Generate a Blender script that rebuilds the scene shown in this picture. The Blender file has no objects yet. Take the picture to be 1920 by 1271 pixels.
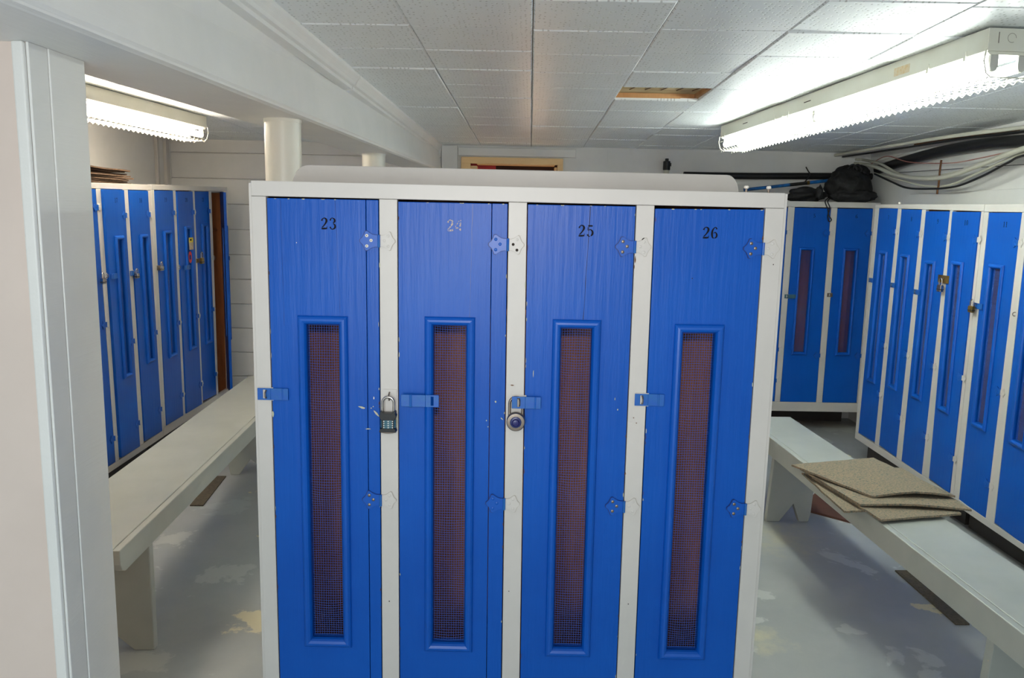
import bpy, bmesh, math, random
from mathutils import Vector, Matrix, noise as mnoise

random.seed(7)
sc = bpy.context.scene
COL = sc.collection
PI = math.pi

# ------------------------------------------------------------------ camera
FPX, PITCH, ROLL, YAW, CAMH = 1500.0, 8.8, 1.18, -0.33, 1.6
_p, _r, _y = (math.radians(a) for a in (PITCH, ROLL, YAW))
FWD = Vector((math.sin(_y) * math.cos(_p), math.cos(_y) * math.cos(_p), -math.sin(_p)))
_right = Vector((math.cos(_y), -math.sin(_y), 0))
_up = _right.cross(FWD)
RT = _right * math.cos(_r) + _up * math.sin(_r)
UP = -_right * math.sin(_r) + _up * math.cos(_r)
CAM = Vector((0, 0, CAMH))
cd = bpy.data.cameras.new('camera')
cam = bpy.data.objects.new('camera', cd)
COL.objects.link(cam)
m = Matrix.Identity(4)
for i in range(3):
    m[i][0], m[i][1], m[i][2], m[i][3] = RT[i], UP[i], -FWD[i], CAM[i]
cam.matrix_world = m
cd.sensor_fit = 'HORIZONTAL'
cd.sensor_width = 36.0
cd.lens = FPX / 1920 * 36.0
cd.clip_start = 0.02
sc.camera = cam

# ------------------------------------------------------------------ view, world, lights
sc.view_settings.view_transform = 'Standard'
sc.view_settings.look = 'None'
sc.view_settings.gamma = 1.0
sc.view_settings.use_curve_mapping = False
sc.view_settings.exposure = 0.86
sc.render.film_transparent = False
sc.cycles.max_bounces = 8
sc.cycles.diffuse_bounces = 5
sc.cycles.sample_clamp_indirect = 6.0
sc.cycles.use_denoising = True
sc.cycles.caustics_reflective = False
sc.cycles.caustics_refractive = False

W = bpy.data.worlds.new('world')
sc.world = W
W.use_nodes = True
W.node_tree.nodes['Background'].inputs[0].default_value = (0.8, 0.9, 1.0, 1)
W.node_tree.nodes['Background'].inputs[1].default_value = 0.02

TUBE_R, TUBE_L = 20.5, 17.5        # emission strengths of the right and left fixtures
FLASH_W, FILL_W = 24.0, 45.0


def lamp(name, kind, loc, energy, color, target=None, **kw):
    l = bpy.data.lights.new(name, kind)
    l.energy = energy
    l.color = color
    for k, v in kw.items():
        setattr(l, k, v)
    o = bpy.data.objects.new(name, l)
    COL.objects.link(o)
    o.location = loc
    if target is not None:
        o.rotation_euler = (Vector(target) - Vector(loc)).to_track_quat('-Z', 'Y').to_euler()
    return o


# the photographer's flash, just above the lens
lamp('camera_flash', 'SPOT', (0.0, -0.02, CAMH + 0.11), FLASH_W, (1.0, 0.90, 0.84), (0.0, 4.0, 1.98),
     spot_size=math.radians(80), spot_blend=0.9, shadow_soft_size=0.025)
# added fill light behind the camera, set low to brighten the ceiling
lamp('fill_light', 'POINT', (-0.42, -1.0, 1.30), FILL_W, (0.88, 0.96, 1.0), shadow_soft_size=0.35)


# ------------------------------------------------------------------ pixel helpers (the photograph is 1920x1271)
def ray(x, y):
    return (FWD * FPX + RT * (x - 960) - UP * (y - 635.5)).normalized()


def on_axis(x, y, ax, val):
    d = ray(x, y)
    return CAM + d * ((val - CAM[ax]) / d[ax])


# ------------------------------------------------------------------ materials
def lin(c):
    return tuple((v / 12.92 if v <= 0.04045 else ((v + 0.055) / 1.055) ** 2.4) for v in (a / 255 for a in c)) + (1,)


def new_mat(name, rough=0.5, metal=0.0, spec=0.5):
    m = bpy.data.materials.new(name)
    m.use_nodes = True
    nt = m.node_tree
    b = nt.nodes['Principled BSDF']
    b.inputs['Roughness'].default_value = rough
    b.inputs['Metallic'].default_value = metal
    b.inputs['Specular IOR Level'].default_value = spec
    return m, nt, b


def N(nt, kind, **kw):
    n = nt.nodes.new(kind)
    for k, v in kw.items():
        if k in ('operation', 'data_type', 'blend_type', 'feature', 'distance', 'noise_dimensions', 'interpolation'):
            setattr(n, k, v)
        else:
            n.inputs[k].default_value = v
    return n


def coords(nt, scale=(1, 1, 1), kind='Object', loc=(0, 0, 0)):
    tc = nt.nodes.new('ShaderNodeTexCoord')
    mp = nt.nodes.new('ShaderNodeMapping')
    mp.inputs['Scale'].default_value = scale
    mp.inputs['Location'].default_value = loc
    nt.links.new(tc.outputs[kind], mp.inputs[0])
    return mp.outputs[0]


def ramp(nt, src, stops):
    r = nt.nodes.new('ShaderNodeValToRGB')
    while len(r.color_ramp.elements) < len(stops):
        r.color_ramp.elements.new(0.5)
    for e, (p, c) in zip(r.color_ramp.elements, stops):
        e.position = p
        e.color = c if len(c) == 4 else (*c, 1)
    nt.links.new(src, r.inputs[0])
    return r.outputs[0]


def mixc(nt, fac, a, b):
    mx = nt.nodes.new('ShaderNodeMix')
    mx.data_type = 'RGBA'
    if isinstance(fac, float):
        mx.inputs[0].default_value = fac
    else:
        nt.links.new(fac, mx.inputs[0])
    for s, v in ((6, a), (7, b)):
        if isinstance(v, tuple):
            mx.inputs[s].default_value = v
        else:
            nt.links.new(v, mx.inputs[s])
    return mx.outputs[2]


def bump(nt, b, src, strength=0.2, dist=0.002):
    bp = nt.nodes.new('ShaderNodeBump')
    bp.inputs['Strength'].default_value = strength
    bp.inputs['Distance'].default_value = dist
    nt.links.new(src, bp.inputs['Height'])
    nt.links.new(bp.outputs[0], b.inputs['Normal'])


BLACK, WHITE = (0, 0, 0, 1), (1, 1, 1, 1)


def paint(name, col, col2=None, rough=0.4, grain=(40, 40, 3), gstr=0.25, gdist=0.0012, speck=None, spec=0.5, blotch=3.0):
    m, nt, b = new_mat(name, rough, spec=spec)
    c = coords(nt, grain)
    n = N(nt, 'ShaderNodeTexNoise', Scale=1.0, Detail=6.0, Roughness=0.6)
    nt.links.new(c, n.inputs['Vector'])
    base = lin(col)
    if col2 is not None:
        c2 = coords(nt, (1, 1, 1))
        n2 = N(nt, 'ShaderNodeTexNoise', Scale=blotch, Detail=4.0, Roughness=0.6)
        nt.links.new(c2, n2.inputs['Vector'])
        f = ramp(nt, n2.outputs['Fac'], [(0.35, BLACK), (0.65, WHITE)])
        out = mixc(nt, f, base, lin(col2))
    else:
        out = mixc(nt, 0.0, base, base)
    if speck is not None:
        c3 = coords(nt, (1, 1, 1))
        n3 = N(nt, 'ShaderNodeTexNoise', Scale=55.0, Detail=2.0, Roughness=0.5)
        nt.links.new(c3, n3.inputs['Vector'])
        f3 = ramp(nt, n3.outputs['Fac'], [(0.79, BLACK), (0.81, WHITE)])
        out = mixc(nt, f3, out, lin(speck))
    nt.links.new(out, b.inputs['Base Color'])
    bump(nt, b, n.outputs['Fac'], gstr, gdist)
    return m


M = {}
M['blue'] = paint('blue_enamel', (6, 86, 184), (4, 80, 176), rough=0.36, spec=0.28, grain=(60, 60, 3.5), gstr=0.6, gdist=0.0018)
M['blue_smooth'] = paint('blue_enamel_smooth', (6, 88, 188), (4, 82, 178), rough=0.33, spec=0.4, grain=(20, 20, 20), gstr=0.15)
M['blue_worn'] = paint('worn_blue_metal', (20, 88, 182), (24, 98, 172), rough=0.4, grain=(60, 60, 60), gstr=0.4, speck=(96, 60, 40), blotch=40)
M['wire'] = paint('blue_wire', (74, 112, 196), (60, 96, 180), rough=0.4, grain=(20, 20, 20), gstr=0.1)
M['blue_seam'] = paint('blue_seam', (12, 52, 128), (10, 46, 116), rough=0.5)
M['white_seam'] = paint('white_seam', (176, 170, 160), (190, 184, 174), rough=0.6)
M['white'] = paint('white_trim_paint', (208, 204, 199), (200, 197, 192), rough=0.42, grain=(50, 50, 6), gstr=0.22)
M['white_wall'] = paint('white_wall_paint', (238, 237, 234), (230, 230, 227), rough=0.6, grain=(8, 8, 8), gstr=0.2)
M['flash_tint_wall'] = paint('flash_tint_wall_paint', (232, 216, 206), (226, 210, 200), rough=0.6, grain=(30, 30, 30), gstr=0.2)  # white partition; the flash's pinkish tint is painted into its colour
M['beam'] = paint('painted_beam', (241, 241, 238), (234, 235, 232), rough=0.5, grain=(70, 2.0, 90), gstr=0.5, gdist=0.002)
M['column'] = paint('column_paint', (226, 226, 216), (220, 220, 208), rough=0.35, grain=(10, 10, 10), gstr=0.1)
M['grey_wood'] = paint('grey_bench_paint', (172, 176, 170), (160, 165, 160), rough=0.28, grain=(60, 3, 60), gstr=0.25, speck=(196, 180, 150))
M['kick'] = paint('dark_kick', (70, 68, 66), (56, 52, 50), rough=0.7)
M['cream'] = paint('cream_casing', (250, 214, 158), (244, 206, 148), rough=0.45, grain=(5, 5, 5), gstr=0.1)
M['red'] = paint('red_panel', (214, 24, 20), (190, 14, 14), rough=0.4)
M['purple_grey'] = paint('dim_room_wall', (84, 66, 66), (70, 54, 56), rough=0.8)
M['black'] = paint('black_plastic', (16, 16, 17), (22, 22, 24), rough=0.45, grain=(40, 40, 40), gstr=0.3)
M['black_cloth'] = paint('black_cloth', (13, 13, 14), (30, 30, 32), rough=0.7, grain=(25, 25, 25), gstr=0.9, gdist=0.006, blotch=9)
M['cable'] = paint('ivory_cable', (206, 204, 190), (196, 194, 180), rough=0.45, grain=(5, 5, 5), gstr=0.1)
M['red_wire'] = paint('red_wire', (150, 52, 44), (190, 150, 140), rough=0.5, blotch=4)
M['rust'] = paint('rust', (120, 78, 40), (80, 48, 28), rough=0.8, grain=(80, 80, 80), gstr=0.6, blotch=20)
M['tape_blue'] = paint('blue_shaft', (20, 110, 190), (14, 30, 50), rough=0.4, blotch=14)
M['fixture'] = paint('fixture_enamel', (226, 226, 214), (218, 216, 200), rough=0.35, grain=(4, 4, 4), gstr=0.05)
M['socket'] = paint('lamp_socket', (188, 188, 184), (176, 176, 172), rough=0.5)
M['label_tan'] = paint('aged_label', (206, 178, 128), (214, 204, 180), rough=0.7, blotch=50)
M['ink'] = paint('stencil_ink', (12, 14, 24), (16, 18, 28), rough=0.6, blotch=60, spec=0.12)
M['chip'] = paint('bare_paint_chip', (176, 184, 158), (196, 190, 172), rough=0.6, blotch=60)
M['mat_brown'] = paint('brown_mat', (104, 80, 60), (74, 56, 42), rough=0.95, grain=(150, 150, 60), gstr=0.8, blotch=60)
M['strip'] = paint('carpet_strip', (92, 84, 70), (70, 64, 54), rough=0.95, grain=(200, 200, 200), gstr=1.0, blotch=90)
M['redbrown'] = paint('red_brown_board', (86, 50, 36), (66, 40, 30), rough=0.8)
M['yellow'] = paint('yellow_card', (216, 196, 40), (206, 184, 30), rough=0.5)
M['card'] = paint('paper_card', (196, 184, 160), (176, 150, 130), rough=0.7, blotch=60)
M['red_sticker'] = paint('red_sticker', (200, 20, 26), (180, 12, 20), rough=0.4)
M['brass'] = paint('brass', (150, 124, 60), (120, 96, 48), rough=0.35)
M['brass'].node_tree.nodes['Principled BSDF'].inputs['Metallic'].default_value = 0.8
M['steel'] = paint('steel', (200, 196, 190), (170, 160, 152), rough=0.22)
M['steel'].node_tree.nodes['Principled BSDF'].inputs['Metallic'].default_value = 1.0
M['dull_steel'] = paint('dull_steel', (150, 140, 130), (120, 108, 98), rough=0.4)
M['dull_steel'].node_tree.nodes['Principled BSDF'].inputs['Metallic'].default_value = 0.9
M['screw'] = paint('bright_screw', (235, 230, 222), (225, 220, 210), rough=0.3)
M['hole'] = paint('screw_hole', (40, 32, 28), (56, 44, 36), rough=0.9)
M['dial'] = paint('indigo_dial', (36, 36, 110), (28, 28, 92), rough=0.3)
M['teal'] = paint('teal_wheel', (70, 112, 128), (58, 98, 114), rough=0.35)
M['rubber'] = paint('black_rubber', (18, 20, 22), (24, 26, 28), rough=0.4)


def wood_mat(name, a, b2, rough=0.6, sc3=(14, 14, 1.6)):
    m, nt, b = new_mat(name, rough)
    n = N(nt, 'ShaderNodeTexNoise', Scale=1.0, Detail=6.0, Roughness=0.65)
    nt.links.new(coords(nt, sc3), n.inputs['Vector'])
    nt.links.new(ramp(nt, n.outputs['Fac'], [(0.3, lin(a)), (0.7, lin(b2))]), b.inputs['Base Color'])
    bump(nt, b, n.outputs['Fac'], 0.2, 0.001)
    return m


M['wood'] = wood_mat('locker_plywood', (206, 132, 78), (150, 90, 50))
M['plenum'] = wood_mat('stained_plenum', (214, 196, 150), (150, 110, 60), 0.9, (3, 9, 9))
M['batten'] = wood_mat('raw_batten', (206, 160, 110), (176, 124, 76), 0.7)


def floor_mat():
    m, nt, b = new_mat('grey_floor_paint', 0.32)
    c = coords(nt)
    n = N(nt, 'ShaderNodeTexNoise', Scale=1.6, Detail=8.0, Roughness=0.62)
    nt.links.new(c, n.inputs['Vector'])
    base = ramp(nt, n.outputs['Fac'], [(0.3, lin((142, 148, 150))), (0.7, lin((164, 168, 168)))])
    n2 = N(nt, 'ShaderNodeTexNoise', Scale=2.4, Detail=7.0, Roughness=0.55, Distortion=0.4)
    nt.links.new(coords(nt, (1, 1.1, 1), loc=(3.1, 1.7, 0)), n2.inputs['Vector'])
    f = ramp(nt, n2.outputs['Fac'], [(0.61, BLACK), (0.625, WHITE)])
    worn = mixc(nt, f, base, lin((178, 184, 182)))
    n3 = N(nt, 'ShaderNodeTexNoise', Scale=3.1, Detail=9.0, Roughness=0.6, Distortion=0.3)
    nt.links.new(coords(nt, (1, 1, 1), loc=(9.3, 4.4, 0)), n3.inputs['Vector'])
    f3 = ramp(nt, n3.outputs['Fac'], [(0.655, BLACK), (0.67, WHITE)])
    out = mixc(nt, f3, worn, lin((206, 198, 160)))
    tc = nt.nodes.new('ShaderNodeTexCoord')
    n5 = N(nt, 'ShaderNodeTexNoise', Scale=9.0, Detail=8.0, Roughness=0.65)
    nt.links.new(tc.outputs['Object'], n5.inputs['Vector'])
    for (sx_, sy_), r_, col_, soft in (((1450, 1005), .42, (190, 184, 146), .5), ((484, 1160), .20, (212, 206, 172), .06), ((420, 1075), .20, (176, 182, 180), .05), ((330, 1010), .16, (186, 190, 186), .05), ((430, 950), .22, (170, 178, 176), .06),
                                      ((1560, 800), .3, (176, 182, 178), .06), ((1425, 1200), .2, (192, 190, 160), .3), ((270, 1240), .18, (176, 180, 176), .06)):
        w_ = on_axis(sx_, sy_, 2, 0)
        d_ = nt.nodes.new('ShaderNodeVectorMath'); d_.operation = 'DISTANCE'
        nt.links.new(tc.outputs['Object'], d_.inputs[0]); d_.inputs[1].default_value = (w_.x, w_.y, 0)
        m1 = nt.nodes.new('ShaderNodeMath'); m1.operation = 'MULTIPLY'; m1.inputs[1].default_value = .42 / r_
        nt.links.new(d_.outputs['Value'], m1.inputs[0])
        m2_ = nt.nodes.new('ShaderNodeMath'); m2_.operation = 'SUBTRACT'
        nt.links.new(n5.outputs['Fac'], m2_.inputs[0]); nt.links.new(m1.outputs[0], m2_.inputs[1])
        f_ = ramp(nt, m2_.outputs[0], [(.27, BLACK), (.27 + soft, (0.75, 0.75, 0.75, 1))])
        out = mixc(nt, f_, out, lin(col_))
    nt.links.new(out, b.inputs['Base Color'])
    bump(nt, b, n2.outputs['Fac'], 0.15, 0.002)
    return m


M['floor'] = floor_mat()


def tile_mat():
    m, nt, b = new_mat('perforated_tile', 0.38, spec=0.6)
    c = coords(nt, (1, 1, 1))
    v = N(nt, 'ShaderNodeTexVoronoi', Scale=62.0, Randomness=0.35)
    mp = coords(nt, (1.0, 0.72, 0.001))
    nt.links.new(mp, v.inputs['Vector'])
    f = ramp(nt, v.outputs['Distance'], [(0.16, BLACK), (0.26, WHITE)])
    n = N(nt, 'ShaderNodeTexNoise', Scale=3.0, Detail=3.0)
    nt.links.new(c, n.inputs['Vector'])
    base = ramp(nt, n.outputs['Fac'], [(0.3, lin((236, 242, 244))), (0.7, lin((243, 248, 250)))])
    nt.links.new(mixc(nt, f, lin((196, 200, 200)), base), b.inputs['Base Color'])
    bump(nt, b, f, 0.55, 0.0018)
    return m


M['tile'] = tile_mat()


def carpet_mat():
    m, nt, b = new_mat('carpet_offcut', 1.0, spec=0.1)
    n = N(nt, 'ShaderNodeTexNoise', Scale=1.0, Detail=3.0, Roughness=0.7)
    nt.links.new(coords(nt, (110, 190, 110)), n.inputs['Vector'])
    col = ramp(nt, n.outputs['Fac'], [(0.30, lin((70, 88, 92))), (0.44, lin((122, 120, 106))), (0.58, lin((154, 134, 112))), (0.74, lin((112, 124, 118)))])
    nt.links.new(col, b.inputs['Base Color'])
    n2 = N(nt, 'ShaderNodeTexNoise', Scale=260.0, Detail=2.0)
    nt.links.new(coords(nt), n2.inputs['Vector'])
    bump(nt, b, n2.outputs['Fac'], 0.9, 0.004)
    return m


M['carpet'] = carpet_mat()


def faded_ink():
    m, nt, b = new_mat('faded_tan_ink', 0.5)
    n = N(nt, 'ShaderNodeTexNoise', Scale=420.0, Detail=2.0)
    nt.links.new(coords(nt), n.inputs['Vector'])
    f = ramp(nt, n.outputs['Fac'], [(0.44, BLACK), (0.52, WHITE)])
    nt.links.new(mixc(nt, f, lin((40, 92, 180)), lin((186, 168, 150))), b.inputs['Base Color'])
    return m


M['faded'] = faded_ink()


def emis(name, col, strength):
    m, nt, b = new_mat(name)
    b.inputs['Base Color'].default_value = (0.9, 0.9, 0.9, 1)
    b.inputs['Emission Color'].default_value = (*col, 1)
    b.inputs['Emission Strength'].default_value = strength
    return m


M['tube_right'] = emis('cool_white_tube', (0.93, 1.0, 0.93), TUBE_R)
M['tube_left'] = emis('warm_white_tube', (1.0, 0.86, 0.70), TUBE_L)


# ------------------------------------------------------------------ object helpers
def link(name, me, parent=None, loc=None):
    o = bpy.data.objects.new(name, me)
    COL.objects.link(o)
    if parent is not None:
        o.parent = parent
    if loc is not None:
        o.location = loc
    return o


def thing(name, label, cat, loc=(0, 0, 0), rot=(0, 0, 0), group=None):
    o = bpy.data.objects.new(name, None)
    COL.objects.link(o)
    o.location = loc
    o.rotation_euler = rot
    o.empty_display_size = 0.05
    o['label'] = label
    o['category'] = cat
    if group:
        o['group'] = group
    return o


def tag(o, label, cat, group=None):
    o['label'] = label
    o['category'] = cat
    if group:
        o['group'] = group
    return o


def struct(o):
    o['kind'] = 'structure'
    return o


class B:
    """collects shapes into one mesh"""

    def __init__(s):
        s.v, s.f, s.mi, s.sm, s.mats = [], [], [], [], []

    def mat(s, m):
        if m not in s.mats:
            s.mats.append(m)
        return s.mats.index(m)

    def add(s, verts, faces, m, smooth=False):
        k = len(s.v)
        s.v += [tuple(v) for v in verts]
        i = s.mat(m)
        for f in faces:
            s.f.append(tuple(k + a for a in f))
            s.mi.append(i)
            s.sm.append(smooth)

    def box(s, a, b, m):
        x0, y0, z0 = (min(a[i], b[i]) for i in range(3))
        x1, y1, z1 = (max(a[i], b[i]) for i in range(3))
        s.add([(x0, y0, z0), (x1, y0, z0), (x1, y1, z0), (x0, y1, z0), (x0, y0, z1), (x1, y0, z1), (x1, y1, z1), (x0, y1, z1)],
              [(0, 3, 2, 1), (4, 5, 6, 7), (0, 1, 5, 4), (1, 2, 6, 5), (2, 3, 7, 6), (3, 0, 4, 7)], m)

    def hexa(s, P, m):
        """P: 8 points, bottom 4 counter-clockwise then top 4"""
        s.add(P, [(0, 3, 2, 1), (4, 5, 6, 7), (0, 1, 5, 4), (1, 2, 6, 5), (2, 3, 7, 6), (3, 0, 4, 7)], m)

    def prism(s, pts, y0, y1, m):
        """pts (x,z) polygon counter-clockwise seen from -y, extruded y0 (front) .. y1"""
        n = len(pts)
        vs = [(p[0], y0, p[1]) for p in pts] + [(p[0], y1, p[1]) for p in pts]
        fs = [tuple(range(n)), tuple(range(2 * n - 1, n - 1, -1))]
        fs += [(i, i + n, (i + 1) % n + n, (i + 1) % n) for i in range(n)]
        s.add(vs, fs, m)

    def ring(s, o, i, y0, y1, m):
        """flat frame between the outer quad o and inner quad i, both (x,z)*4"""
        vs = [(p[0], y0, p[1]) for p in o] + [(p[0], y0, p[1]) for p in i] + [(p[0], y1, p[1]) for p in o] + [(p[0], y1, p[1]) for p in i]
        fs = []
        for a in range(4):
            b_ = (a + 1) % 4
            fs += [(a, b_, 4 + b_, 4 + a), (8 + b_, 8 + a, 12 + a, 12 + b_), (b_, a, 8 + a, 8 + b_), (4 + a, 4 + b_, 12 + b_, 12 + a)]
        s.add(vs, fs, m)

    def tube(s, pts, r, m, seg=8, caps=True):
        pts = [Vector(p) for p in pts]
        rs = r if isinstance(r, (list, tuple)) else [r] * len(pts)
        vs, fs = [], []
        prev = None
        for i, p in enumerate(pts):
            if i == 0:
                t = pts[1] - pts[0]
            elif i == len(pts) - 1:
                t = pts[-1] - pts[-2]
            else:
                t = pts[i + 1] - pts[i - 1]
            t.normalize()
            if prev is None:
                a = Vector((0, 0, 1)) if abs(t.z) < 0.9 else Vector((1, 0, 0))
                u = t.cross(a).normalized()
            else:
                u = (prev - t * prev.dot(t)).normalized()
            prev = u
            w = t.cross(u)
            for k in range(seg):
                an = 2 * PI * k / seg
                vs.append(p + (u * math.cos(an) + w * math.sin(an)) * rs[i])
        for i in range(len(pts) - 1):
            for k in range(seg):
                fs.append((i * seg + k, i * seg + (k + 1) % seg, (i + 1) * seg + (k + 1) % seg, (i + 1) * seg + k))
        s.add(vs, fs, m, True)
        if caps:
            n = len(pts)
            k0 = len(s.v) - len(vs)
            s.f.append(tuple(k0 + k for k in range(seg - 1, -1, -1)))
            s.f.append(tuple(k0 + (n - 1) * seg + k for k in range(seg)))
            s.mi += [s.mat(m)] * 2
            s.sm += [False] * 2

    def lathe(s, prof, m, seg=24, axis='z', org=(0, 0, 0)):
        """prof (r,h) list turned around the axis"""
        vs, fs = [], []
        for r, h in prof:
            for k in range(seg):
                a = 2 * PI * k / seg
                c, d = r * math.cos(a), r * math.sin(a)
                p = (c, d, h) if axis == 'z' else (c, -h, d) if axis == 'y' else (h, c, d)
                vs.append(tuple(p[i] + org[i] for i in range(3)))
        for i in range(len(prof) - 1):
            for k in range(seg):
                fs.append((i * seg + k, i * seg + (k + 1) % seg, (i + 1) * seg + (k + 1) % seg, (i + 1) * seg + k))
        fs += [tuple(range(seg - 1, -1, -1)), tuple((len(prof) - 1) * seg + k for k in range(seg))]
        s.add(vs, fs, m, True)

    def build(s, name, parent=None, loc=None, bevel=0.0):
        me = bpy.data.meshes.new(name)
        me.from_pydata(s.v, [], s.f)
        for mt in s.mats:
            me.materials.append(M[mt])
        me.polygons.foreach_set('material_index', s.mi)
        me.polygons.foreach_set('use_smooth', s.sm)
        bm = bmesh.new()
        bm.from_mesh(me)
        bmesh.ops.recalc_face_normals(bm, faces=bm.faces)
        bm.to_mesh(me)
        bm.free()
        if any(s.sm):
            try:
                me.set_sharp_from_angle(angle=math.radians(40))
            except Exception:
                pass
        o = link(name, me, parent, loc)
        if bevel > 0:
            md = o.modifiers.new('bevel', 'BEVEL')
            md.width = bevel
            md.segments = 2
            md.limit_method = 'ANGLE'
            md.angle_limit = math.radians(50)
        return o


def smooth_path(pts, n=8):
    pts = [Vector(p) for p in pts]
    P = [pts[0] * 2 - pts[1]] + pts + [pts[-1] * 2 - pts[-2]]
    out = []
    for i in range(1, len(P) - 2):
        for k in range(n):
            t = k / n
            a, b, c, d = P[i - 1], P[i], P[i + 1], P[i + 2]
            out.append(0.5 * ((2 * b) + (c - a) * t + (2 * a - 5 * b + 4 * c - d) * t * t + (3 * b - a - 3 * c + d) * t ** 3))
    out.append(pts[-1])
    return out


# ------------------------------------------------------------------ room shell
XL, XR, YB, YF = -2.76, 2.75, 6.45, -2.5


def ceil_z(y):
    return 2.2385 - 0.016 * y


b = B(); b.box((XL - .1, YF - .1, -0.1), (XR + .1, YB + .1, 0), 'floor'); struct(b.build('floor'))
b = B(); b.box((XR, YF, 0), (XR + .1, YB + 1.5, 2.5), 'white_wall'); struct(b.build('wall_right'))
b = B(); b.box((XL - .1, YF, 0), (XL, YB + 1.5, 2.5), 'white_wall'); struct(b.build('wall_left'))
b = B(); b.box((XL - .1, YF - .1, 0), (XR + .1, YF, 2.5), 'white_wall'); struct(b.build('wall_front'))

# back wall with the doorway; its planks are parts
DX0, DX1, DZ = -0.466, 0.336, 2.045
b = B()
b.box((XL, YB, 0), (DX0, YB + .1, 2.5), 'white_wall')
b.box((DX1, YB, 0), (XR, YB + .1, 2.5), 'white_wall')
b.box((DX0, YB, DZ), (DX1, YB + .1, 2.5), 'white_wall')
wall_back = struct(b.build('wall_back'))
zb = [0.0]
z1 = on_axis(440, 383, 1, YB)[2]
step = (on_axis(440, 383, 1, YB)[2] - on_axis(440, 659, 1, YB)[2]) / 6
z = z1 - step * int(z1 / step)
edges = []
while z < 2.2:
    if z > 0.02:
        edges.append(z)
    z += step
edges = [0.0] + edges
edges = [e for e in edges if e < 2.08] + [2.145]
for i in range(len(edges) - 1):
    p = B()
    x1 = -0.62 if i % 2 else -0.70
    zt = edges[i + 1] - 0.003
    p.box((XL, YB - 0.018 - 0.002 * random.random(), edges[i] + 0.002), (DX0 - 0.16, YB - 0.0005, zt), 'white_wall')
    p.build('plank', wall_back, bevel=0.0025)
# flat board panel between the beam and the doorway, and the header over it
p = B(); p.box((DX0 - .155, YB - .02, 0), (DX0 - .03, YB - .0005, 2.13), 'white_wall'); p.build('corner_board', wall_back, bevel=.003)
p = B(); p.box((DX0 - .025, YB - .022, DZ + .01), (DX1 + .10, YB - .0005, 2.118), 'white_wall'); p.build('header_board', wall_back, bevel=.003)
p = B(); p.box((DX1 + .35, YB - .004, 0), (DX1 + .36, YB - .0005, 2.13), 'white_wall'); p.build('seam_strip', wall_back)

# doorway
door = struct(bpy.data.objects.new('door_1', None)); COL.objects.link(door); door.location = (0, YB, 0)
door['label'] = 'cream-painted door frame behind the numbered lockers'
cw = 0.075
for n_, a_, c_ in (('casing', (DX0, -.035, 0), (DX0 + cw, 0, DZ)), ('casing', (DX1 - cw * .6, -.035, 0), (DX1, 0, DZ)),
                   ('head_casing', (DX0, -.036, DZ - .050), (DX1, 0, DZ))):
    p = B(); p.box(a_, c_, 'cream'); p.build(n_, door, bevel=.004)
p = B()
p.box((DX0 + cw, -.02, 0), (DX0 + cw + .05, .12, DZ - cw * .9), 'cream')
p.box((DX1 - cw * .6 - .02, -.02, 0), (DX1 - cw * .6, .12, DZ - cw * .9), 'cream')
p.box((DX0 + cw + .05, -.02, DZ - .055), (DX1 - cw * .6 - .02, .12, DZ - .050), 'cream')
p.build('jamb', door)
# the dim room seen through the doorway
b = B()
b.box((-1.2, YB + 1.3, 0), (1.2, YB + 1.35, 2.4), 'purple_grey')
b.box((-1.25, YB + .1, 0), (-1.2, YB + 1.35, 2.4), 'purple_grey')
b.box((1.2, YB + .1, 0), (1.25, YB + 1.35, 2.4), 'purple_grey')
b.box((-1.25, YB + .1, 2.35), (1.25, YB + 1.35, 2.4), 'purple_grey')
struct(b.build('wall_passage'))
p = B(); p.box((-.62, YB + .22, 1.0), (-.20, YB + .26, 2.1), 'red')
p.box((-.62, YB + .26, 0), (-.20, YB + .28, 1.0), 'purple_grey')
tag(p.build('red_board'), 'red board just visible through the cream doorway', 'board')
lamp('passage_light', 'POINT', (0.1, YB + .45, 1.35), 3, (1, .62, .36), shadow_soft_size=.08)

# left wall battens
for yy, w_ in ((6.36, .06), (6.18, .035)):
    p = B(); p.box((XL, yy - w_, 1.5), (XL + .025, yy, 2.14), 'white'); p.build('batten', bpy.data.objects['wall_left'], bevel=.003)
p = B(); p.box((XL, 2.2, 1.72), (XL + .012, 4.55, 2.16), 'white_wall'); p.build('wall_panel', bpy.data.objects['wall_left'], bevel=.003)
p = B(); p.box((XL, 4.56, 1.72), (XL + .012, 6.1, 2.14), 'white_wall'); p.build('wall_panel', bpy.data.objects['wall_left'], bevel=.003)
# ledge along the right wall just above the lockers
p = B(); p.box((XR - .025, 1.0, 1.5), (XR, 5.7, 1.80), 'white_wall'); p.build('ledge_board', bpy.data.objects['wall_right'], bevel=.003)

# ceiling : structural deck and one object per tile
deck = B()
for x0, x1, y0, y1 in ((XL - .1, XR + .1, YF - .1, 2.0),):
    deck.hexa([(x0, y0, ceil_z(y0)), (x1, y0, ceil_z(y0)), (x1, y1, ceil_z(y1)), (x0, y1, ceil_z(y1)),
               (x0, y0, 2.5), (x1, y0, 2.5), (x1, y1, 2.5), (x0, y1, 2.5)], 'white_wall')
deck.hexa([(XL - .1, 2.0, ceil_z(2) + .085), (XR + .1, 2.0, ceil_z(2) + .085), (XR + .1, YB + 1.5, ceil_z(YB) + .085), (XL - .1, YB + 1.5, ceil_z(YB) + .085),
           (XL - .1, 2.0, 2.5), (XR + .1, 2.0, 2.5), (XR + .1, YB + 1.5, 2.5), (XL - .1, YB + 1.5, 2.5)], 'plenum')
ceiling = struct(deck.build('ceiling'))
TW, TD, SK = 0.405, 0.352, 0.014
tile_me = {}


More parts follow.
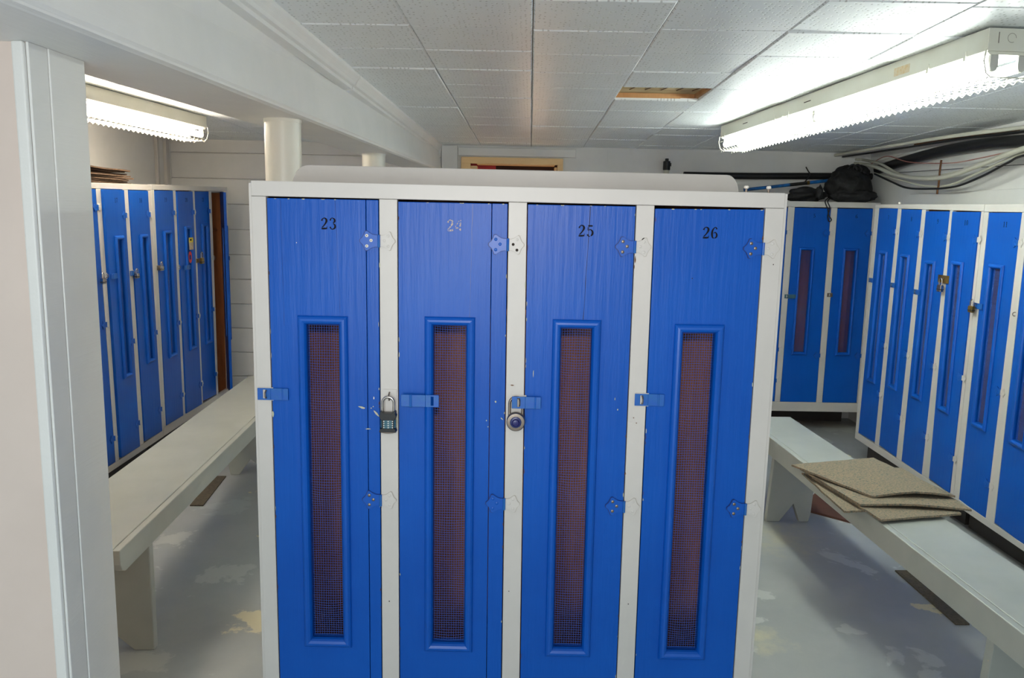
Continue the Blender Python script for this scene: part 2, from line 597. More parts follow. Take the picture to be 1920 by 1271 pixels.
def tile_mesh(w, d):
    k = (round(w, 3), round(d, 3))
    if k not in tile_me:
        t = B()
        g, c_ = 0.0012, 0.005
        a0, a1, d0, d1 = g, w - g, g, d - g
        lo = [(a0 + c_, d0 + c_, 0), (a1 - c_, d0 + c_, 0), (a1 - c_, d1 - c_, 0), (a0 + c_, d1 - c_, 0)]
        mi = [(a0, d0, c_ * .8), (a1, d0, c_ * .8), (a1, d1, c_ * .8), (a0, d1, c_ * .8)]
        hi = [(a0, d0, .014), (a1, d0, .014), (a1, d1, .014), (a0, d1, .014)]
        fs = [(3, 2, 1, 0)]
        for i in range(4):
            j = (i + 1) % 4
            fs += [(i, j, 4 + j, 4 + i), (4 + i, 4 + j, 8 + j, 8 + i)]
        fs.append((8, 9, 10, 11))
        t.add(lo + mi + hi, fs, 'tile')
        o = t.build('tile_proto')
        tile_me[k] = o.data
        bpy.data.objects.remove(o)
        tile_me[k].name = 'tile'
    return tile_me[k]


tilt = math.atan(-0.016)


def put_tiles(xs, ystart, jit=True, skip=()):
    for ci in range(len(xs) - 1):
        off = random.uniform(-.03, .03) if jit else 0
        y = ystart + off
        ri = 0
        while y < YB - 0.01:
            d = min(TD, YB - y)
            if (ci, ri) not in skip and d > .03:
                me = tile_mesh(xs[ci + 1] - xs[ci], d)
                o = link('tile', me, ceiling)
                o.location = (xs[ci] + SK * (y - 2.4), y, ceil_z(y) + random.uniform(-.0015, .0025))
                o.rotation_euler = (tilt + random.uniform(-.004, .004), random.uniform(-.004, .004), -math.atan(SK))
            y += TD
            ri += 1


xs = [-0.774, -0.369, 0.027, 0.435, 0.842, 1.256, 1.66, 2.065, 2.47, 2.745]
put_tiles(xs, 2.0, skip={(3, 5)})
put_tiles([-2.745, -2.34, -1.935, -1.53, -1.125, -0.95], 2.0)
# raw edges and battens seen in the hole of the missing tile
hx0, hx1 = 0.435 + SK * 1.4, 0.842 + SK * 1.4
for n_, a_, c_ in (('strapping', (hx0 - .1, 4.085, 2.184), (hx1 + .1, 4.15, 2.215)), ('strapping', (hx1 - .012, 3.6, 2.186), (hx1 + .05, 4.1, 2.21)),
                   ('strapping', (hx0 - .06, 3.68, 2.19), (hx0 + .004, 4.1, 2.21))):
    p = B(); p.box(a_, c_, 'batten'); p.build(n_, ceiling)

p = B(); p.box((hx0 - .1, 3.64, ceil_z(3.9) + .030), (hx1 + .08, 4.12, ceil_z(3.9) + .045), 'plenum'); p.build('insulation_board', ceiling)
p = B()
for k in range(5):
    xx = hx0 + .05 + k * .075
    p.tube(smooth_path([(xx, 3.75, ceil_z(3.9) + .0285), (xx + .03, 3.85, ceil_z(3.9) + .028), (xx + .01, 3.97, ceil_z(3.9) + .0285)], 4), .0018, 'rust', 5)
p.build('stain_lines', ceiling)
# ceiling beam
b = B()


def beam_r(y): return -0.80 + 0.046 * (y - 1.83)
def beam_l(y): return -1.105 + 0.062 * (y - 2.11)


BZ = 1.925
ya, yb_ = -1.5, YB - .02
b.hexa([(beam_l(ya), ya, BZ), (beam_r(ya), ya, BZ), (beam_r(yb_) - .03, yb_, BZ), (beam_l(yb_), yb_, BZ),
        (beam_l(ya), ya, 2.26), (-.85, ya, 2.26), (-.665, yb_, 2.26), (beam_l(yb_), yb_, 2.26)], 'beam')
beam = struct(b.build('trim_1', bevel=.018))
beam['label'] = 'boxed white ceiling beam running away over the lockers'


def mould(name, prof, y0, y1):
    q = B()
    ring_ = []
    for yy in (y0, y1):
        zc = ceil_z(yy)
        xf = -.765 + (yy - 2.4) * 0.027
        ring_.append([(xf + a, yy, zc + c_) for a, c_ in prof])
    n = len(prof)
    q.add(ring_[0] + ring_[1], [(i, (i + 1) % n, n + (i + 1) % n, n + i) for i in range(n)] + [tuple(range(n)), tuple(range(2 * n - 1, n - 1, -1))], 'beam')
    return q.build(name, beam)


prof = [(-.03, .005), (.038, .005), (.038, -.012), (.03, -.022), (.022, -.034), (.018, -.046), (.006, -.05), (.004, -.062), (-.03, -.066)]
mould('crown_moulding', prof, 1.2, 3.55)
mould('crown_moulding', prof, 3.57, YB - .02)

# partition wall end on the left, below the beam
PX = on_axis(158, 114, 2, BZ)
PY0, PY1 = on_axis(40, 78, 2, BZ)[1], PX[1]
px = on_axis(190, 700, 1, PY1)[0]
b = B(); b.box((XL, PY0, 0), (px - .006, PY1, 2.25), 'flash_tint_wall')
part = struct(b.build('wall_partition'))
p = B(); p.box((px - .006, PY0 - .004, 0), (px, PY0 + .062, BZ), 'beam'); p.build('end_board', part, bevel=.002)
p = B(); p.box((px - .006, PY0 + .064, 0), (px + .002, PY1 + .003, BZ), 'beam'); p.build('end_board', part, bevel=.002)
p = B(); p.box((px - .03, PY0 - .014, 0), (px - .006, PY0, BZ), 'beam'); p.build('corner_bead', part, bevel=.004)

# columns
for (xa, xb, yy), lab in (((497, 560, 223.5), 'thick round white steel column rising behind locker 23'),
                          ((680.5, 720, 288), 'slimmer-looking round white column further back under the beam')):
    q0, q1 = on_axis(xa, yy, 2, BZ), on_axis(xb, yy, 2, BZ)
    r_ = (q1 - q0).length / 2
    cx, cy = (q0.x + q1.x) / 2, (q0.y + q1.y) / 2 + .01
    c_ = thing('column', lab, 'column', (cx, cy, 0))
    p = B(); p.lathe([(r_, 0.012), (r_, BZ - .012)], 'column', 40); p.build('shaft', c_)
    p = B(); p.box((-r_ - .02, -r_ - .02, 0), (r_ + .02, r_ + .02, .012), 'column'); p.build('base_plate', c_)
    p = B(); p.lathe([(r_ + .002, BZ - .012), (r_ + .002, BZ)], 'column', 40); p.build('collar', c_)


# ------------------------------------------------------------------ stencilled numbers
GL = {
    '0': [[(.30, .97, .07), (.14, .82, .14), (.10, .5, .17), (.14, .18, .14), (.29, .03, .07)], [(.33, .97, .07), (.49, .82, .14), (.52, .5, .17), (.49, .18, .14), (.34, .03, .07)]],
    '1': [[(.32, .97, .17), (.32, .12, .17)], [(.12, .05, .08), (.52, .05, .08)], [(.12, .84, .06), (.26, .92, .09)]],
    '2': [[(.10, .72, .15), (.14, .86, .09), (.30, .96, .08), (.46, .88, .15), (.50, .70, .18), (.38, .46, .12), (.20, .24, .09), (.10, .17, .07)], [(.06, .06, .12), (.34, .07, .15), (.56, .09, .10)], [(.52, .14, .05), (.56, .26, .04)]],
    '3': [[(.10, .76, .14), (.18, .93, .08), (.32, .97, .07), (.47, .86, .14), (.48, .68, .15), (.34, .55, .07)], [(.36, .50, .06), (.50, .38, .14), (.51, .17, .16), (.34, .03, .08), (.18, .06, .08), (.09, .22, .15)]],
    '4': [[(.36, .95, .06), (.20, .66, .06), (.04, .36, .07)], [(.05, .29, .09), (.28, .29, .09)], [(.44, .97, .15), (.44, .38, .15)], [(.44, .30, .15), (.44, .04, .15)]],
    '5': [[(.14, .92, .13), (.52, .93, .13)], [(.13, .82, .06), (.12, .54, .06)], [(.16, .54, .06), (.33, .61, .08), (.50, .48, .14), (.53, .26, .17), (.40, .06, .10)], [(.33, .03, .07), (.17, .06, .08), (.09, .20, .15)]],
    '6': [[(.50, .80, .14), (.42, .95, .08), (.28, .92, .08), (.14, .70, .14), (.10, .40, .17), (.16, .12, .13), (.28, .03, .07)], [(.34, .03, .07), (.49, .16, .14), (.51, .36, .15), (.38, .54, .08), (.24, .46, .06)]],
    '7': [[(.08, .90, .14), (.54, .92, .12)], [(.50, .82, .08), (.34, .50, .13), (.26, .04, .16)]],
    '8': [[(.30, .97, .07), (.14, .85, .12), (.14, .66, .13), (.30, .53, .1), (.50, .36, .14), (.48, .12, .13), (.34, .03, .07)], [(.34, .97, .07), (.47, .84, .1), (.46, .66, .1), (.32, .53, .07), (.13, .36, .12), (.13, .12, .12), (.28, .03, .07)]],
    '9': [[(.12, .20, .14), (.22, .05, .08), (.36, .08, .08), (.49, .30, .14), (.52, .60, .17), (.46, .88, .13), (.34, .97, .07)], [(.28, .97, .07), (.13, .84, .14), (.12, .64, .15), (.25, .47, .08), (.40, .54, .06)]],
}


def number_mesh(q, text, x0, z0, h, y, mat):
    w = 0.72 * h
    for ci, ch in enumerate(text):
        for st in GL[ch]:
            pts = smooth_path([(a, c_, w_) for a, c_, w_ in st], 4)
            vs, fs = [], []
            for i, p_ in enumerate(pts):
                t = (pts[min(i + 1, len(pts) - 1)] - pts[max(i - 1, 0)])
                t = Vector((t.x, t.y))
                t.normalize()
                nrm = Vector((-t.y, t.x)) * max(p_.z, .04) * .5
                for s_ in (1, -1):
                    vs.append((x0 + ci * w + (p_.x + nrm.x * s_) * h, y, z0 + (p_.y + nrm.y * s_) * h))
            for i in range(len(pts) - 1):
                fs.append((2 * i, 2 * i + 1, 2 * i + 3, 2 * i + 2))
            q.add(vs, fs, mat)


# ------------------------------------------------------------------ lockers
LEAF = [(0, .0135), (-.008, .0135), (-.014, .0150), (-.020, .0185), (-.0255, .0225), (-.030, .0215), (-.0325, .0155), (-.036, .0085), (-.0425, .0025), (-.0425, -.0025),
        (-.036, -.0085), (-.0325, -.0155), (-.030, -.0215), (-.0255, -.0225), (-.020, -.0185), (-.014, -.0150), (-.008, -.0135), (0, -.0135)]


def hinge(parent, x, z, screws='painted', frame='white', near=True, yoff=0.0):
    """butterfly hinge: blue leaf on the door to the left of x, white leaf on the frame to the right"""
    q = B()
    q.prism([(x + a * 1.045, z + c_ * 1.06) for a, c_ in LEAF][::-1], -.0012 + yoff, -.0003 + yoff + (.0016 if yoff == 0 else 0), 'blue_seam')
    q.prism([(x + .003 - a * .875, z + c_ * 1.0) for a, c_ in LEAF], -.0007 + yoff, -.0001 + yoff, 'white_seam')
    q.prism([(x + a, z + c_) for a, c_ in LEAF][::-1], -.0032 + yoff, -.0008 + yoff, 'blue_smooth')
    q.prism([(x + .003 - a * .84, z + c_ * .95) for a, c_ in LEAF], -.0028 + yoff, -.0004 + yoff, frame)
    q.tube([(x + .0015, -.0045 + yoff, z - .0145), (x + .0015, -.0045 + yoff, z + .0145)], .0032, 'blue_worn', 8)
    for s_, hx in (('l', -.0265), ('l2', -.0265), ('m', -.0165)):
        dz = {'l': .012, 'l2': -.012, 'm': .001}[s_]
        mt = 'screw' if screws == 'bright' else ('dull_steel' if screws == 'dull' else 'blue_smooth')
        q.lathe([(.0038, 0.0), (.0038, .0008), (.0030, .0014)], mt, 12, 'y', (x + hx, -.0032 + yoff, z + dz))
        if screws == 'bright':
            q.lathe([(.0011, 0), (.0011, .0004)], 'hole', 8, 'y', (x + hx, -.0046 + yoff, z + dz))
    for hx, dz in ((.023, .012), (.023, -.012), (.014, .001)):
        q.lathe([(.0034, 0), (.0034, .0006), (.0026, .001)], 'hole' if (screws == 'holes' and dz < .01) else frame, 12, 'y', (x + hx, -.0028 + yoff, z + dz))
    return q.build('hinge', parent)


def staple(parent, x, z, yoff=0.0):
    q = B()
    q.box((x - .016, -.0025 + yoff, z - .016), (x + .016, -.0003 + yoff, z + .016), 'white')
    a = [(x, -.002 + yoff, z + .009), (x, -.010 + yoff, z + .0085), (x, -.0155 + yoff, z + .004), (x, -.0155 + yoff, z - .004), (x, -.010 + yoff, z - .0085), (x, -.002 + yoff, z - .009)]
    q.tube(a, .0018, 'dull_steel', 8)
    return q.build('staple', parent)


def hasp(parent, x0, x1, z, h=.030, closed=True, mat='blue_worn', yoff=0.0, tail=True):
    """x0 slot end over the frame, x1 hinge end on the door"""
    q = B()
    hh = h / 2
    y0 = -.0048 + yoff
    sx = x0 + .016
    slot = .003
    s_ = 1 if x1 > x0 else -1
    if not closed:
        sx = x1 - .016
    # leaf with a slot cut out of it
    q.ring([(min(sx - .016, sx + .016), z - hh), (max(sx - .016, sx + .016), z - hh), (sx + .016, z + hh), (sx - .016, z + hh)],
           [(sx - slot, z - .011), (sx + slot, z - .011), (sx + slot, z + .011), (sx - slot, z + .011)], y0, y0 + .002, mat)
    if closed:
        q.box((sx + .016, y0, z - hh), (x1 - .012, y0 + .002, z + hh), mat)
        q.box((x1 - .012, y0 - .001, z - hh), (x1, y0 + .0035, z + hh), mat)
        q.tube([(x1 - .013, y0 + .0005, z - hh), (x1 - .013, y0 + .0005, z + hh)], .0026, mat, 8)
    else:
        q.box((x0, y0, z - hh), (x0 + .022, y0 + .0035, z + hh), mat)
        q.tube([(x0 + .023, y0 - .0005, z - hh - .001), (x0 + .023, y0 - .0005, z + hh + .001)], .0032, mat, 8)
        q.box((x0 + .024, y0 - .001, z - hh), (sx - .016, y0 + .001, z + hh), mat)
    return q.build('hasp', parent, bevel=.0006)


def lerp2(a, c_, t):
    return (a[0] + (c_[0] - a[0]) * t, a[1] + (c_[1] - a[1]) * t)


class Unit:
    def __init__(s, label, A, Bp, group='blocks of four lockers'):
        s.A = Vector((A[0], A[1], 0))
        d = Vector((Bp[0] - A[0], Bp[1] - A[1], 0))
        s.u = d.normalized()
        s.n = Vector((0, 0, 1)).cross(s.u)      # into the cabinet
        s.root = thing('locker_block', label, 'lockers', (A[0], A[1], 0), (0, 0, math.atan2(d.y, d.x)), group)

    def px(s, x, y):
        d = ray(x, y)
        t = (s.A - CAM).dot(s.n) / d.dot(s.n)
        p = CAM + d * t - s.A
        return (p.dot(s.u), p.z)

    def build(s, outer, doors, depth=.40, kick_in=.1, win=(.2, .735), opening=(.31, .62), mould_w=.021, near=False, zk=None, pxd=True):
        """outer TL,TR,BR,BL in (u,z); doors: dicts with q = TL,TR,BR,BL (u,z)"""
        r = s.root
        TL, TR, BR, BL = outer
        n = len(doors)
        g = .0022
        dt = [(doors[0]['q'][0][1] - doors[0]['q'][0][0] * 0), 0]
        # rails follow the door tops and bottoms
        first, last = doors[0]['q'], doors[-1]['q']

        def line(p, q_, u):
            return p[1] + (q_[1] - p[1]) * (u - p[0]) / (q_[0] - p[0])
        tz = lambda u: line(first[0], last[1], u) + .004
        bz = lambda u: line(first[3], last[2], u) - .003
        p = B(); p.prism([(TL[0], tz(TL[0])), (TR[0], tz(TR[0])), TR, TL], 0, .02, 'white'); p.build('top_rail', r, bevel=.0015)
        p = B(); p.prism([BL, BR, (BR[0], bz(BR[0])), (BL[0], bz(BL[0]))], 0, .02, 'white'); p.build('bottom_rail', r, bevel=.0015)
        s.stiles = []
        for k in range(n + 1):
            if k == 0:
                lt, lb = (TL[0], tz(TL[0])), (BL[0], bz(BL[0]))
            else:
                q_ = doors[k - 1]['q']
                lt, lb = (q_[1][0] + g, tz(q_[1][0])), (q_[2][0] + g, bz(q_[2][0]))
            if k == n:
                rt, rb = (TR[0], tz(TR[0])), (BR[0], bz(BR[0]))
            else:
                q_ = doors[k]['q']
                rt, rb = (q_[0][0] - g, tz(q_[0][0])), (q_[3][0] - g, bz(q_[3][0]))
            p = B(); p.prism([(lb[0], lb[1] + .0006), (rb[0], rb[1] + .0006), (rt[0], rt[1] - .0006), (lt[0], lt[1] - .0006)], 0.0003, .02, 'white')
            p.build('stile', r, bevel=.0012)
            s.stiles.append(((lt[0] + rt[0]) / 2, (lb[0] + rb[0]) / 2))
        x0, x1 = max(TL[0], BL[0]) + .004, min(TR[0], BR[0]) - .004
        zt, zbm = min(TL[1], TR[1]) - .004, max(BL[1], BR[1]) + .004
        for nm, a_, c_, m_ in (('side_panel', (x0 - .002, .021, zbm), (x0 + .012, depth, zt), 'white'), ('side_panel', (x1 - .012, .021, zbm), (x1 + .002, depth, zt), 'white'),
                               ('top_panel', (x0 + .012, .021, zt - .014), (x1 - .012, depth, zt), 'white'), ('bottom_panel', (x0 + .012, .021, zbm), (x1 - .012, depth, zbm + .012), 'wood'),
                               ('back_panel', (x0 + .012, depth - .01, zbm + .012), (x1 - .012, depth, zt - .014), 'wood')):
            p = B(); p.box(a_, c_, m_); p.build(nm, r)
        for xa_, xb_ in ((x0 + .0125, x0 + .016), (x1 - .016, x1 - .0125)):
            p = B(); p.box((xa_, .023, zbm + .013), (xb_, depth - .011, zt - .015), 'wood'); p.build('side_liner', r)
        for k in range(1, n):
            xm = (s.stiles[k][0] + s.stiles[k][1]) / 2
            p = B(); p.box((xm - .006, .022, zbm + .013), (xm + .006, depth - .011, zt - .015), 'wood'); p.build('divider', r)
        for k in range(n):
            xa = (s.stiles[k][0] + s.stiles[k][1]) / 2 + (.0065 if k else .016)
            xb = (s.stiles[k + 1][0] + s.stiles[k + 1][1]) / 2 - (.0065 if k < n - 1 else .016)
            p = B(); p.box((xa, .06, zt - .30), (xb, depth - .012, zt - .286), 'wood'); p.build('shelf', r)
        zmin = min(BL[1], BR[1])
        p = B(); p.box((x0 + .01, kick_in, 0), (x1 - .01, depth - .002, zmin - .0005), 'kick'); p.build('kick_board', r)
        for d in doors:
            s.door(d, win, opening, mould_w, near)
        return s

    def door(s, d, win, opening, mw, near):
        q_ = d['q']
        hx = (q_[1][0] + q_[2][0]) / 2
        do = bpy.data.objects.new('door', None) if False else None
        L = [(p[0] - hx, p[1]) for p in q_]          # local, hinge edge near 0
        TLd, TRd, BRd, BLd = L
        win = d.get('win', win)
        op = d.get('op', opening)
        H = lambda u, v: lerp2(lerp2(TLd, TRd, u), lerp2(BLd, BRd, u), v)
        inner = [H(op[0], win[1]), H(op[1], win[1]), H(op[1], win[0]), H(op[0], win[0])]   # BL BR TR TL
        y0 = d.get('y', .0015)
        y1 = y0 + .019
        seam = d.get('seam')
        body = B()
        if seam:
            rt, rb = H(seam, 0), H(seam, 1)
            body.ring([BLd, rb, rt, TLd], inner, y0, y1, 'blue')
        else:
            body.ring([BLd, BRd, TRd, TLd], inner, y0, y1, 'blue')
        o = body.build('door', s.root, (hx, 0, 0), bevel=.0012)
        if d.get('label'):
            o['label'] = d['label']
        if seam:
            p = B(); p.prism([(H(seam, 1)[0] + .0014, H(seam, 1)[1]), BRd, TRd, (H(seam, 0)[0] + .0014, H(seam, 0)[1])], y0, y1, 'blue'); p.build('edge_board', o, bevel=.0012)
        # half round moulding round the mesh
        p = B()
        prof = [(0, .0), (.0, .004), (.12, .009), (.32, .0128), (.55, .0138), (.78, .011), (.93, .006), (1.0, .0), (1.0, -.006)]
        wy = mw
        rings = []
        bl, br, tr, tl = inner
        for t, hgt in prof:
            e = wy * (1 - t)
            rings += [(bl[0] - e, y0 - hgt, bl[1] - e * 1.15), (br[0] + e, y0 - hgt, br[1] - e * 1.15), (tr[0] + e, y0 - hgt, tr[1] + e), (tl[0] - e, y0 - hgt, tl[1] + e)]
        fs = []
        for k in range(len(prof) - 1):
            for i in range(4):
                j = (i + 1) % 4
                fs.append((4 * k + i, 4 * k + j, 4 * k + 4 + j, 4 * k + 4 + i))
        p.add(rings, fs, 'blue_smooth')
        p.build('window_moulding', o)
        # woven wire
        p = B()
        pitch = .0062
        wr = .00048
        W_, Hh = br[0] - bl[0], tl[1] - bl[1]
        nx, nz = int(W_ / pitch), int(Hh / pitch)
        sd = random.random() * 10
        ym = y0 + .011

        def wob(x, z):
            return (.0016 * math.sin(z * 23 + sd) + .0012 * math.sin(z * 61 + sd * 2)) * math.sin(PI * max(0, min(1, (x - bl[0]) / W_)))

        def P3(u, v):
            a = lerp2(lerp2(bl, br, u), lerp2(tl, tr, u), v)
            w_ = wob(a[0], a[1])
            return (a[0] + w_ * .15, ym - abs(w_), a[1] + w_)
        segs = 24
        for i in range(nx + 1):
            u = (i + .5) / (nx + 1)
            vs, fs = [], []
            for k in range(segs + 1):
                x, y, z = P3(u, k / segs)
                vs += [(x - wr, y, z), (x, y - wr * 1.4, z), (x + wr, y, z)]
            for k in range(segs):
                a = 3 * k
                fs += [(a, a + 1, a + 4, a + 3), (a + 1, a + 2, a + 5, a + 4)]
            p.add(vs, fs, 'wire')
        for i in range(nz + 1):
            v = (i + .5) / (nz + 1)
            vs, fs = [], []
            for k in range(5):
                x, y, z = P3(k / 4, v)
                vs += [(x, y - .0003, z - wr), (x, y - .0003 - wr * 1.4, z), (x, y - .0003, z + wr)]
            for k in range(4):
                a = 3 * k
                fs += [(a, a + 3, a + 4, a + 1), (a + 1, a + 4, a + 5, a + 2)]
            p.add(vs, fs, 'wire')
        wm = p.build('wire_mesh', o)
        # number
        if d.get('num'):
            nz_ = TLd[1] - .062 - .028
            cx = H(d.get('nu', .56), .05)[0]
            hgt = .0270
            p = B()
            number_mesh(p, d['num'], cx - .72 * hgt * len(d['num']) / 2, (H(.5, 0)[1] - d.get('nz', .056)) - hgt / 2, hgt, y0 - .0006, d.get('nm', 'ink'))
            no = p.build('stencilled_number', o)
        # hinges
        for i, dz in enumerate(d.get('hz', (.095, .72, 1.36))):
            t = dz / abs(TRd[1] - BRd[1])
            hp = lerp2(TRd, BRd, t)
            hinge(o, hp[0], hp[1], d.get('scr', ('painted',) * 3)[i], near=near, yoff=min(0, y0 + .0))
        hs = d.get('hasp')
        if hs:
            zz = H(0, .5)[1] if 'z' not in hs else hs['z']
            xl = lerp2(TLd, BLd, (TLd[1] - zz) / (TLd[1] - BLd[1]))[0]
            hasp(o, xl + hs.get('a', -.026), xl + hs.get('b', .034), zz, closed=hs.get('closed', True), mat=hs.get('mat', 'blue_worn'), h=hs.get('h', .029), yoff=hs.get('y', 0) + min(0, y0))
        if hs or d.get('staple'):
            zz = hs['z'] if hs else d['staple']
            zz = d.get('staple', zz)
            xl = lerp2(TLd, BLd, (TLd[1] - zz) / (TLd[1] - BLd[1]))[0]
            st = staple(s.root, xl + hx + d.get('sx', -.0125), zz)
        if d.get('angle'):
            o.rotation_euler = (0, 0, d['angle'])
        if d.get('extra'):
            d['extra'](s, o, H, y0)
        d['obj'] = o
        return o


# ---- front block 23-26
FY = 1.875
fu = Unit('big white block of blue lockers 23 to 26 in the middle of the room', (-.8, FY), (0, FY))
ZB = .145


def fq(tl, tr, bl, br, u=fu, zb=ZB):
    """corners by pixel; the bottom pixels are extended down to z = zb"""
    a, c_, e, f = u.px(*tl), u.px(*tr), u.px(*br), u.px(*bl)

    def ext(t, b_):
        k = (t[1] - zb) / (t[1] - b_[1])
        return (t[0] + (b_[0] - t[0]) * k, zb)
    return [a, c_, ext(c_, e), ext(a, f)]


def ext_z(u, t, b_, zb):
    a, c_ = u.px(*t), u.px(*b_)
    k = (a[1] - zb) / (a[1] - c_[1])
    return (a[0] + (c_[0] - a[0]) * k, zb)


hz_f = tuple(1.626 - (CAMH + v) for v in ())
fd = [
    dict(q=fq((500, 371), (709, 375), (525, 1271), (715.5, 1271)), num='23', seam=.885, op=(.335, .632), win=(.198, .735), nu=.555, scr=('bright', 'dull', 'painted'), hz=(.094, .724, 1.36),
         hasp=dict(z=fu.px(500, 738)[1], a=-.034, b=.040)),
    dict(q=fq((746.5, 378), (952, 382), (750, 1271), (939.5, 1271)), num='24', seam=.852, op=(.325, .63), win=(.194, .738), nu=.52, nm='faded', nz=.052, scr=('holes', 'painted', 'painted'), hz=(.094, .724, 1.36),
         hasp=dict(z=fu.px(790, 748)[1], a=.008, b=.098, closed=False, y=-.0155), staple=fu.px(731, 742)[1], sx=-.022),
    dict(q=fq((990, 383), (1192, 387), (975.5, 1271), (1155, 1271)), num='25', op=(.338, .632), win=(.194, .742), nu=.55, nz=.058, scr=('dull', 'dull', 'painted'), hz=(.093, .724, 1.36),
         hasp=dict(z=fu.px(990, 753)[1], a=-.031, b=.038, y=-.0075)),
    dict(q=fq((1229, 391), (1434, 393), (1190, 1271), (1374, 1271)), num='26', op=(.312, .613), win=(.196, .742), nu=.52, nz=.054, scr=('dull', 'dull', 'painted'), hz=(.090, .722, 1.36),
         hasp=dict(z=fu.px(1210, 749)[1], a=-.030, b=.040)),
]
fd[0]['label'] = 'blue door stencilled 23'
fd[1]['label'] = 'blue door with faded tan number 24'
fd[2]['label'] = 'blue door stencilled 25'
fd[3]['label'] = 'blue door stencilled 26'
outer = [fu.px(470, 338), fu.px(1473, 362), ext_z(fu, (1473, 362), (1405, 1271), .07), ext_z(fu, (470, 338), (497, 1271), .07)]
fu.build(outer, fd, depth=.40, kick_in=.03, near=True)
root = fu.root
# outer side lipping of the block
for xx, sg in ((outer[0][0], -1), (outer[1][0], 1)):
    bx = outer[3][0] if sg < 0 else outer[2][0]
    p = B()
    p.prism(sorted([(xx + sg * .0065, outer[0][1] - .006), (xx + sg * .0005, outer[0][1] - .006)], reverse=True) + sorted([(bx + sg * .0065, .07), (bx + sg * .0005, .07)]), .004, .4, 'white')
    p.build('side_lipping', root)
# rounded board standing on top at the back
yb2 = .375
tb = []
dpt = FY + yb2
zt0 = outer[0][1] - .004
pl, pr, pt = on_axis(545, 336, 1, dpt), on_axis(1388, 357, 1, dpt), on_axis(975, 318, 1, dpt)
xl_, xr_, ztop = pl.x + .8, pr.x + .8, on_axis(600, 310, 1, dpt).z
ztr = on_axis(1350, 328, 1, dpt).z
arc = [(xl_, zt0)]
for k in range(9):
    a = PI / 2 * k / 8
    arc.append((xl_ + .045 * (1 - math.cos(a)) + .006, zt0 + (ztop - zt0) * math.sin(a)))
for k in range(9):
    a = PI / 2 * (1 - k / 8)
    arc.append((xr_ - .035 * (1 - math.cos(a)) - .006, zt0 + (ztr - zt0) * math.sin(a)))
arc.append((xr_, zt0))
p = B(); p.prism(arc[::-1], yb2 - .012, yb2 + .01, 'white'); p.build('back_upstand', root, bevel=.002)
# two small brass knobs on top
for kx in (1399, 1441):
    k3 = on_axis(kx, 360, 1, FY + .06)
    kn = thing('knob', 'small pale metal knob on top of the middle lockers, %s of the two' % ('left' if kx < 1420 else 'right'), 'knob', (k3.x, FY + .06, zt0))
    p = B(); p.lathe([(.0030, 0), (.0026, .010)], 'dull_steel', 10); p.build('stem', kn)
    p = B(); p.lathe([(.002, .009), (.0052, .011), (.0060, .0135), (.0048, .0165), (.002, .0175)], 'screw', 14); p.build('head', kn)

# paint chips, cracks and holes
p = B()


def chip(u, z, w, h, mt='chip', y=-.0008, ang=0.0, q=None, seed=0):
    rnd = random.Random(seed or int((u + 5) * 9999 + z * 777))
    pts = []
    for k in range(8):
        a = 2 * PI * k / 8
        rr = rnd.uniform(.65, 1.1)
        x, zz = math.cos(a) * w / 2 * rr, math.sin(a) * h / 2 * rr
        pts.append((u + x * math.cos(ang) - zz * math.sin(ang), z + x * math.sin(ang) + zz * math.cos(ang)))
    (q or p).add([(a, y, c_) for a, c_ in pts], [tuple(range(8))], mt)


for (x, y, w, h, a, mt) in ((679, 764, .020, .005, -.25, 'chip'), (690, 804, .014, .003, 0, 'chip'), (706, 775, .022, .005, -.8, 'chip'), (700, 762, .003, .003, 0, 'chip'), (696, 765, .003, .004, 0, 'chip'),
                            (701, 746, .003, .009, 0, 'screw'), (566, 896, .004, .010, .2, 'chip'), (744, 790, .005, .045, 0, 'chip'), (512, 776, .005, .018, 0, 'chip'), (712, 497, .003, .014, 0, 'chip'),
                            (929, 753, .005, .005, 0, 'chip'), (912, 788, .003, .004, 0, 'chip'), (915, 800, .003, .003, 0, 'chip'), (941, 785, .010, .003, -.7, 'chip'), (1158, 768, .003, .005, 0, 'chip'), (1153, 748, .002, .008, 0, 'chip'),
                            (556, 455, .002, .003, 0, 'screw'), (1298, 522, .003, .003, 0, 'hole'), (1178, 1132, .0035, .0035, 0, 'hole'), (730, 1127, .0035, .0035, 0, 'hole'), (954, 1108, .003, .003, 0, 'hole'),
                            (1450, 496, .003, .003, 0, 'hole'), (1188, 783, .003, .003, 0, 'rust'), (1193, 793, .003, .003, 0, 'rust'), (1191, 487, .003, .02, 0, 'rust'), (1189, 500, .003, .012, 0, 'rust'), (1172, 888, .004, .008, 0, 'rust'),
                            (985, 535, .003, .02, 0, 'chip'), (1430, 447, .004, .012, 0, 'rust'), (1206, 448, .009, .004, .5, 'hole'), (960, 722, .010, .003, 0, 'rust'), (1000, 700, .002, .02, 0, 'chip')):
    u_, z_ = fu.px(x, y)
    chip(u_, z_, w, h, mt, ang=a)
rnd = random.Random(3)
for d in fd:
    for k in range(16):
        e = rnd.choice((0, 1))
        t = rnd.random() ** 1.3
        a, c_ = (d['q'][0], d['q'][3]) if e == 0 else (d['q'][1], d['q'][2])
        pt = lerp2(a, c_, t)
        chip(pt[0] + (-.001 if e else .001), pt[1], rnd.uniform(.001, .0025), rnd.uniform(.004, .016), rnd.choice(('chip', 'chip', 'rust')))
    for k in range(5):
        pt = lerp2(d['q'][0], d['q'][1], rnd.random())
        chip(pt[0], pt[1] - .001, rnd.uniform(.004, .010), rnd.uniform(.001, .003), 'chip')
o = p.build('paint_chips', root)
o['kind'] = 'stuff'
